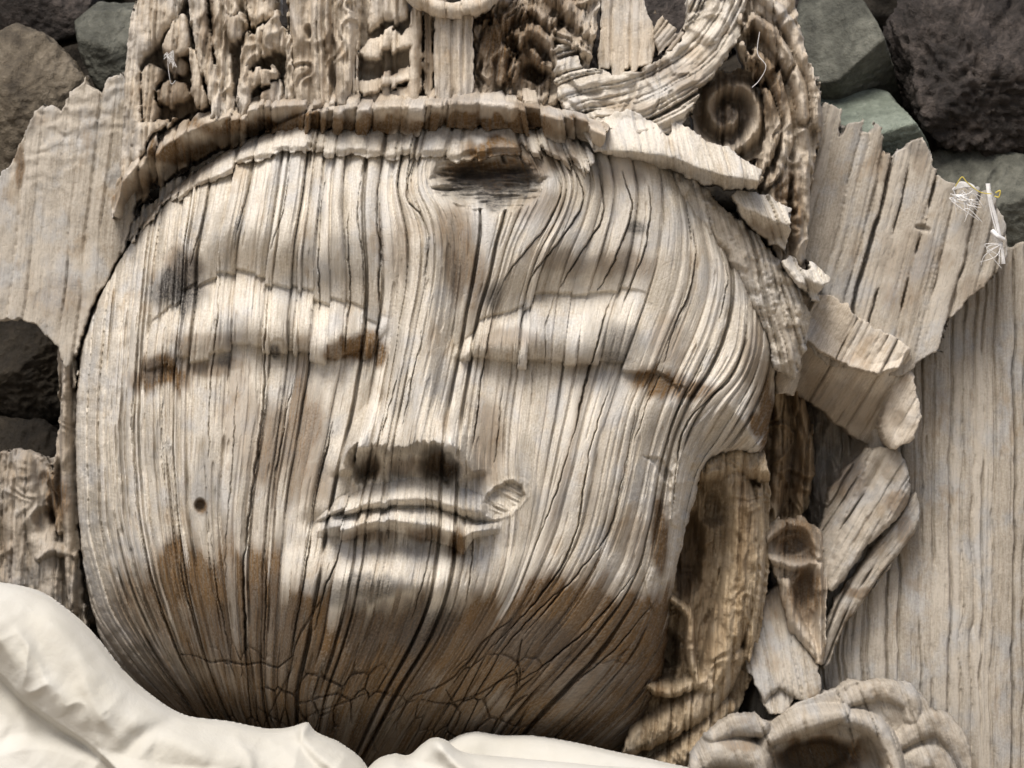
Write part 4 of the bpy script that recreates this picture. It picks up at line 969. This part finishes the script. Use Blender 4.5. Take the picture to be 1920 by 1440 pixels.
left_plank = empty("split_side_plank", 90, 1520, -190)
tag(left_plank, "pale wooden plank with frayed top below the rounded brown boulder", "wood plank")
carve("plank_face", [(-60, 420), (-30, 330), (10, 300), (34, 240), (52, 204), (84, 184), (104, 196), (118, 168), (140, 156), (152, 140), (172, 150), (180, 172), (192, 140), (212, 138), (236, 168), (250, 330), (236, 430), (200, 510), (160, 580), (132, 660), (112, 690), (96, 650), (60, 606), (20, 596), (-60, 600)], -150, parent=left_plank, mat=M_board,
      gap=30, ang=6, ridge=2.2, fine=.4, dep=1.0, seed=231, length=170, wander=4, lump=(6, 50), jag=3, topjag=6, base_stain=.05, depth=110, res=2.4, blobs=((22, 300, 12, 50, .8), (60, 215, 20, 20, .3), (100, 560, 60, 40, .25)), grey_stain_shade=((40, 220, 18, 30, .4),),
      extra=lambda X, Y, d, G: 3.0 * np.sin(Y / 5.0 + 12 * fbm(X / 40, Y / 50, 4, 3)) * sst(420, 200, Y) * fbm(X / 30, Y / 30, 6, 2))
carve("plank_lower_end", [(92, 640), (128, 690), (128, 800), (132, 1000), (140, 1120), (160, 1260), (180, 1540), (-60, 1540), (-60, 860), (30, 846), (66, 858), (86, 900), (94, 800)], -212, parent=left_plank, mat=M_board,
      strokes=[([(112, 680), (110, 800), (116, 1000), (124, 1150)], 14, 56), ([(30, 870), (40, 960), (70, 1040), (80, 1200)], 30, 40), ([(60, 1050), (90, 1034), (124, 1044)], 16, 60), ([(0, 900), (10, 1000), (20, 1100)], 22, 36), ([(90, 860), (84, 930), (98, 1000)], 10, 50)],
      holes=[(82, 950, 12, 60, 0, 60), (64, 980, 20, 30, 0, 40), (96, 760, 8, 60, 0, 40)], gap=16, ang=2, ridge=3, swirl=(3, 70, 5), fine=1.0, seed=237, lump=(12, 24), base_stain=.35, blobs=((90, 940, 30, 60, .5),), jag=1.5, depth=90)

# ------------------------------------------------------------------ cloth in front
cloth = empty("draped_cloth", 500, 1525, 120)
tag(cloth, "cream white cotton cloth bunched in soft folds under the wooden chin", "cloth")
def cloth_piece(name, poly, surf, res=4, depth=110, n=0.0):
    def sf(X, Y, d):
        return surf(X, Y, d), {}
    return relief(name, cloth, M_cloth, catmull(poly, 5, True), sf, res=res, depth=depth, wall=5)
def cl_main(X, Y, d):
    h = 70 + 150 * np.sqrt(1 - (1 - np.clip(d / 170, 0, 1)) ** 2)
    s, q, f = curve_coords(X, Y, catmull([(-60, 1200), (0, 1242), (60, 1300), (120, 1345), (190, 1392), (250, 1450), (290, 1540)], 5))
    h += 46 * sst(12, -60, q) * sst(-300, -40, q) - 40 * sst(-6, 10, q) + 30 * sst(10, 120, q)
    s, q, f = curve_coords(X, Y, catmull([(-60, 1424), (40, 1384), (110, 1380), (180, 1400), (300, 1432), (420, 1440)], 5))
    h += 26 * sst(-20, 16, q) * sst(260, 60, q)
    s, q, f = curve_coords(X, Y, catmull([(120, 1150), (200, 1260), (300, 1345), (420, 1400), (560, 1420), (700, 1450)], 5))
    h += 24 * np.exp(-(q / 34) ** 2) - 10 * np.exp(-((q - 60) / 30) ** 2)
    s, q, f = curve_coords(X, Y, catmull([(560, 1352), (590, 1400), (640, 1440), (700, 1490)], 5))
    h += 30 * sst(14, -8, q) * sst(-70, -10, q) + 14 * sst(10, 40, q)
    s, q, f = curve_coords(X, Y, [(330, 1340), (270, 1372), (230, 1420)]); h -= 16 * np.exp(-(q / 16) ** 2) * sst(1, .6, f)
    h += 22 * (fbm(X / 150, Y / 110, 301, 3) - .5) + 5 * (fbm((X + Y) / 40, (Y - X) / 90, 305, 3) - .5)
    h += 9 * np.clip(1 - np.abs(fbm((X + .7 * Y) / 120, (Y - .8 * X) / 210, 308, 3) - .5) * 7, 0, 1) ** 1.5
    for k, (a, b, c) in enumerate((((20, 1130), (90, 1230), (130, 1330)), ((160, 1210), (190, 1300), (250, 1390)), ((330, 1360), (390, 1400), (400, 1440)), ((440, 1366), (480, 1410), (470, 1450)), ((60, 1120), (150, 1190), (210, 1280)), ((20, 1300), (60, 1350), (60, 1400)))):
        s, q, f = curve_coords(X, Y, catmull([a, b, c], 6))
        h += (7 + 3 * (k % 2)) * np.exp(-(q / (9 + 4 * (k % 3))) ** 2) * np.sin(np.clip(f, 0, 1) * math.pi)
    return h
cloth_piece("main_fold", [(-60, 1090), (0, 1091), (70, 1106), (130, 1142), (180, 1190), (240, 1262), (300, 1312), (350, 1340), (430, 1352), (500, 1366), (545, 1364), (576, 1354), (592, 1372), (640, 1394), (684, 1430), (700, 1480), (690, 1540), (300, 1560), (-60, 1540)], cl_main, res=2.6)
def cl_small(X, Y, d):
    h = 110 + 90 * np.sqrt(1 - (1 - np.clip(d / 60, 0, 1)) ** 2)
    s, q, f = curve_coords(X, Y, catmull([(826, 1380), (850, 1412), (880, 1440), (940, 1500)], 5))
    h += 34 * np.exp(-(q / 15) ** 2) - 26 * gauss(X, Y, 815, 1425, 34, 26)
    s, q, f = curve_coords(X, Y, [(690, 1450), (740, 1424), (775, 1440)]); h += 20 * np.exp(-(q / 12) ** 2)
    return h + 14 * (fbm(X / 50, Y / 50, 311, 3) - .5)
cloth_piece("knotted_fold", [(668, 1480), (688, 1442), (712, 1420), (742, 1412), (766, 1416), (790, 1396), (812, 1382), (834, 1384), (866, 1404), (920, 1412), (1010, 1420), (1120, 1430), (1290, 1452), (1320, 1540), (680, 1550)], cl_small, res=2.6)
def cl_back(X, Y, d):
    h = 30 + 60 * np.sqrt(1 - (1 - np.clip(d / 70, 0, 1)) ** 2)
    return h + 10 * np.sin((X + Y * 1.4) / 60.0) + 14 * (fbm(X / 90, Y / 60, 321, 3) - .5)
cloth_piece("back_flap", [(820, 1420), (850, 1388), (890, 1376), (940, 1383), (1000, 1384), (1080, 1396), (1160, 1414), (1240, 1432), (1330, 1462), (1330, 1540), (820, 1540)], cl_back, res=2.6)

# ------------------------------------------------------------------ rocks of the rubble bank
def rock(label, outline, hc, thick, facets, mat, seed, bumps=6.0, name="rock", p=16, group=None, chips=9):
    o = np.array(outline, float); c = o.mean(0)
    bm = bmesh.new()
    bmesh.ops.create_icosphere(bm, subdivisions=6, radius=1.0)
    V = np.array([v.co[:] for v in bm.verts])          # (x, y=down, h)
    N, D = [], []
    q = np.roll(o, -1, 0)
    area = np.sum(o[:, 0] * q[:, 1] - q[:, 0] * o[:, 1])
    for a, b in zip(o, q):
        t = (b - a) / np.linalg.norm(b - a)
        n2 = np.array([t[1], -t[0]]) * (1 if area > 0 else -1)
        dist = float(np.dot(a - c, n2))
        N.append((n2[0], n2[1], 0.0)); D.append(max(dist, 5))
    for (nx, ny, nh, dd) in facets:
        v = np.array((nx, ny, nh), float); v /= np.linalg.norm(v); N.append(tuple(v)); D.append(dd * thick)
    N.append((0, 0, -1)); D.append(thick)
    if not facets: N.append((0, 0, 1)); D.append(thick)
    N = np.array(N); D = np.array(D)
    rr = np.random.RandomState(seed)
    for _ in range(chips):                                 # broken corners
        v = rr.randn(3); v /= np.linalg.norm(v)
        kk = np.clip(V @ N.T, 0, None) / D
        R0 = 1 / kk.max(1)
        sup = ((V * R0[:, None]) @ v).max()
        N = np.vstack([N, v]); D = np.append(D, sup * rr.uniform(.86, .96))
    k = np.clip(V @ N.T, 0, None) / D
    p = max(p, 70)
    r = (k ** p).sum(1) ** (-1.0 / p)
    P = V * r[:, None]
    nz = fbm(P[:, 0] / 70 + P[:, 2] / 90, P[:, 1] / 70 - P[:, 2] / 60, seed, 5, 0.6) - .5
    nz2 = np.abs(fbm(P[:, 0] / 22 + P[:, 2] / 30, P[:, 1] / 22 - P[:, 2] / 26, seed + 9, 4, .6) - .5)
    nrm = P / np.linalg.norm(P, axis=1)[:, None]
    P = P + nrm * (nz * bumps * 3 - nz2 * bumps * 4)[:, None]
    base = W3(c[0], c[1], hc)
    for v, co in zip(bm.verts, P):
        v.co = (co[0] * S, -co[2] * S, -co[1] * S)
    bmesh.ops.recalc_face_normals(bm, faces=bm.faces)
    me = bpy.data.meshes.new(name); bm.to_mesh(me); bm.free()
    for pl in me.polygons: pl.use_smooth = True
    ob = link(name, me, mat); ob.location = base
    tag(ob, label, "rock", group)
    return ob

rock("rounded brown speckled boulder above the frayed side plank", [(-90, 60), (0, 18), (50, 36), (110, 96), (170, 190), (150, 270), (20, 320), (-90, 320)], -480, 170, [(0.2, -0.6, 1, .75), (-.3, .3, 1, .9), (.6, .1, 1, .8)], M_rock_brown, 1, 7)
rock("small grey stone wedged between brown boulder and crown leaf", [(104, 10), (150, -30), (270, -30), (290, 90), (240, 170), (150, 150), (116, 80)], -560, 150, [(0, -0.7, 1, .7), (-.4, .4, 1, .8), (.4, .2, 1, .8)], M_rock_grey, 2, 5)
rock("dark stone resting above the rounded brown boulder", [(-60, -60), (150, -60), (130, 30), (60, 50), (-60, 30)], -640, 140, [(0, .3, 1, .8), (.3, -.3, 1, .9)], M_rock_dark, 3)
rock("tall wedge shaped grey stone with a sharp ridge beside the crown", [(1500, 40), (1530, -60), (1620, -60), (1668, 20), (1726, 160), (1740, 262), (1640, 250), (1548, 150)], -470, 170, [(-.45, -.5, 1, .55), (.62, .7, .5, .36), (-.1, .9, .5, .55)], M_rock_grey, 4, 3, p=90, chips=2)
rock("pale greenish flat topped stone behind the cracked plank", [(1540, 170), (1556, 146), (1660, 140), (1690, 150), (1764, 252), (1790, 330), (1700, 360), (1600, 340), (1545, 240)], -370, 140, [(-.10, -.95, .55, .30), (.45, .75, .8, .48), (-.25, .7, .8, .55)], M_rock_green, 5, 3, p=90, chips=2)
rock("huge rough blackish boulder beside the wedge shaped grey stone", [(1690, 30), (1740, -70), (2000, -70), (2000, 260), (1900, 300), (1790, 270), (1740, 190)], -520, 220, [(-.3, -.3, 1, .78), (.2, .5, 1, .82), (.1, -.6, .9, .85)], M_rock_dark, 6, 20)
rock("low dark grey stone below the huge blackish boulder", [(1740, 300), (1790, 264), (1900, 262), (2000, 290), (2000, 520), (1860, 540), (1760, 420)], -450, 150, [(0, -.8, 1, .6), (-.3, .4, 1, .8), (.3, .3, 1, .8)], M_rock_grey, 7, 6)
rock("stone with painted shade in the shadowed gap under the frayed plank", [(-80, 560), (60, 560), (124, 640), (120, 760), (60, 800), (-80, 770)], -640, 130, [(-.3, -.5, 1, .8), (.4, .2, 1, .7), (0, .6, 1, .8)], M_bank, 8, 8)
rock("lower stone with painted shade at the foot of the shadowed gap under the frayed plank", [(-80, 780), (40, 790), (110, 840), (130, 960), (40, 1000), (-80, 990)], -560, 120, [(-.2, -.6, 1, .8), (.4, .2, 1, .8)], M_bank, 9, 8)
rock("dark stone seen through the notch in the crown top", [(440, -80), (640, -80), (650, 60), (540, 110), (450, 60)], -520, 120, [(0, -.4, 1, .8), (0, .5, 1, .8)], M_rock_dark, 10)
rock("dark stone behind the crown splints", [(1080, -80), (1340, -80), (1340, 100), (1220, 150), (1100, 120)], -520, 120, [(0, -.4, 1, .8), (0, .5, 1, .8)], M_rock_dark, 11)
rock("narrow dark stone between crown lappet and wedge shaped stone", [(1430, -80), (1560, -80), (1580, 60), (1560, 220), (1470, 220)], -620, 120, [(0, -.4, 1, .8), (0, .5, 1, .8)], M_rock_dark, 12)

# ------------------------------------------------------------------ threads
def tube(bm, pts, r0, r1, n=6):
    P = catmull([(a, b) for a, b, c in pts], 6); Hh = np.interp(np.linspace(0, 1, len(P)), np.linspace(0, 1, len(pts)), [c for a, b, c in pts])
    W = [Vector(W3(x, y, h)) for (x, y), h in zip(P, Hh)]
    rings = []
    for i, w in enumerate(W):
        tdir = (W[min(i + 1, len(W) - 1)] - W[max(i - 1, 0)]).normalized()
        a = tdir.cross(Vector((0, 1, 0)));
        if a.length < 1e-4: a = Vector((1, 0, 0))
        a.normalize(); b = tdir.cross(a)
        r = (r0 + (r1 - r0) * i / (len(W) - 1)) * S * 0.7
        rings.append([bm.verts.new(w + (a * math.cos(k * 2 * math.pi / n) + b * math.sin(k * 2 * math.pi / n)) * r) for k in range(n)])
    for i in range(len(rings) - 1):
        for k in range(n):
            bm.faces.new((rings[i][k], rings[i][(k + 1) % n], rings[i + 1][(k + 1) % n], rings[i + 1][k]))
def thread(name, strands, mat, label=None, parent=None, cat="string"):
    bm = bmesh.new()
    for st in strands: tube(bm, *st)
    bmesh.ops.recalc_face_normals(bm, faces=bm.faces)
    me = bpy.data.meshes.new(name); bm.to_mesh(me); bm.free()
    for pl in me.polygons: pl.use_smooth = True
    o = link(name, me, mat, parent)
    if label: tag(o, label, cat)
    return o
random.seed(5)
HP = -150
st = []
for k in range(9):
    a = random.uniform(-3, 3)
    st.append(([(1862 + a, 340, HP + 20), (1866 + a, 370, HP + 22), (1876 + a * 1.5, 410, HP + 20), (1886 + a, 450, HP + 16), (1890 + a * 2, 492, HP + 10)], 2.4, 1.2))
st.append(([(1870, 430, HP + 20), (1880, 440, HP + 26), (1892, 446, HP + 18)], 7, 6))
for k in range(5):
    st.append(([(1888, 455, HP + 18), (1880 + random.uniform(-30, 12), 470 + random.uniform(-14, 10), HP + 26), (1862 + random.uniform(-20, 30), 490 + random.uniform(-20, 20), HP + 20)], 1.0, 0.7))
wisp = thread("white_thread", st, M_thread, "bundle of white thread hanging over the corner of the cracked plank")
st = []
for k in range(24):
    x, y = random.gauss(1808, 9), random.gauss(368, 9)
    st.append(([(x, y, HP + 14), (x + random.uniform(-16, 16), y + random.uniform(-12, 14), HP + 24), (x + random.uniform(0, 40), y + random.uniform(4, 34), HP + 14)], 1.6, .8))
for k in range(5):
    st.append(([(1795, 352, HP + 20), (1812 + k * 2, 338 + k * 2, HP + 28), (1836, 346 + k, HP + 24), (1824, 360, HP + 22), (1800, 362 + k, HP + 20)], 2.2, 1.6))
thread("white_thread", st, M_thread, "fluffy tuft of white threads tangled on the cracked plank top")
thread("yellow_thread", [([(1800, 346, HP + 24), (1812, 328, HP + 30), (1822, 338, HP + 28), (1845, 356, HP + 30), (1868, 360, HP + 30)], 1.4, 1.2), ([(1876, 358, HP + 30), (1884, 354, HP + 34), (1882, 366, HP + 30), (1874, 364, HP + 28)], 2.0, 1.6)], M_yellow,
       "thin yellow thread looped around the white thread bundle")
st = []
for k in range(10):
    a, b = random.uniform(-8, 8), random.uniform(-10, 8)
    st.append(([(314 + a, 114 + b, 26), (322 + random.uniform(-9, 9), 104 + random.uniform(-8, 8), 32), (326 + b, 122 + a, 26)], 1.0, .7))
st.append(([(316, 118, 26), (318, 140, 20), (322, 158, 16), (330, 152, 20)], .8, .8))
thread("white_thread", st, M_thread, "small white wisp of thread caught in the crown leaf hollow")
thread("pale_hair", [([(1424, 60, 10), (1420, 100, 6), (1436, 124, 4), (1424, 150, 0), (1410, 164, 0)], 1.1, .8)], M_thread, "single pale hair strand hanging in front of the crown lappet")
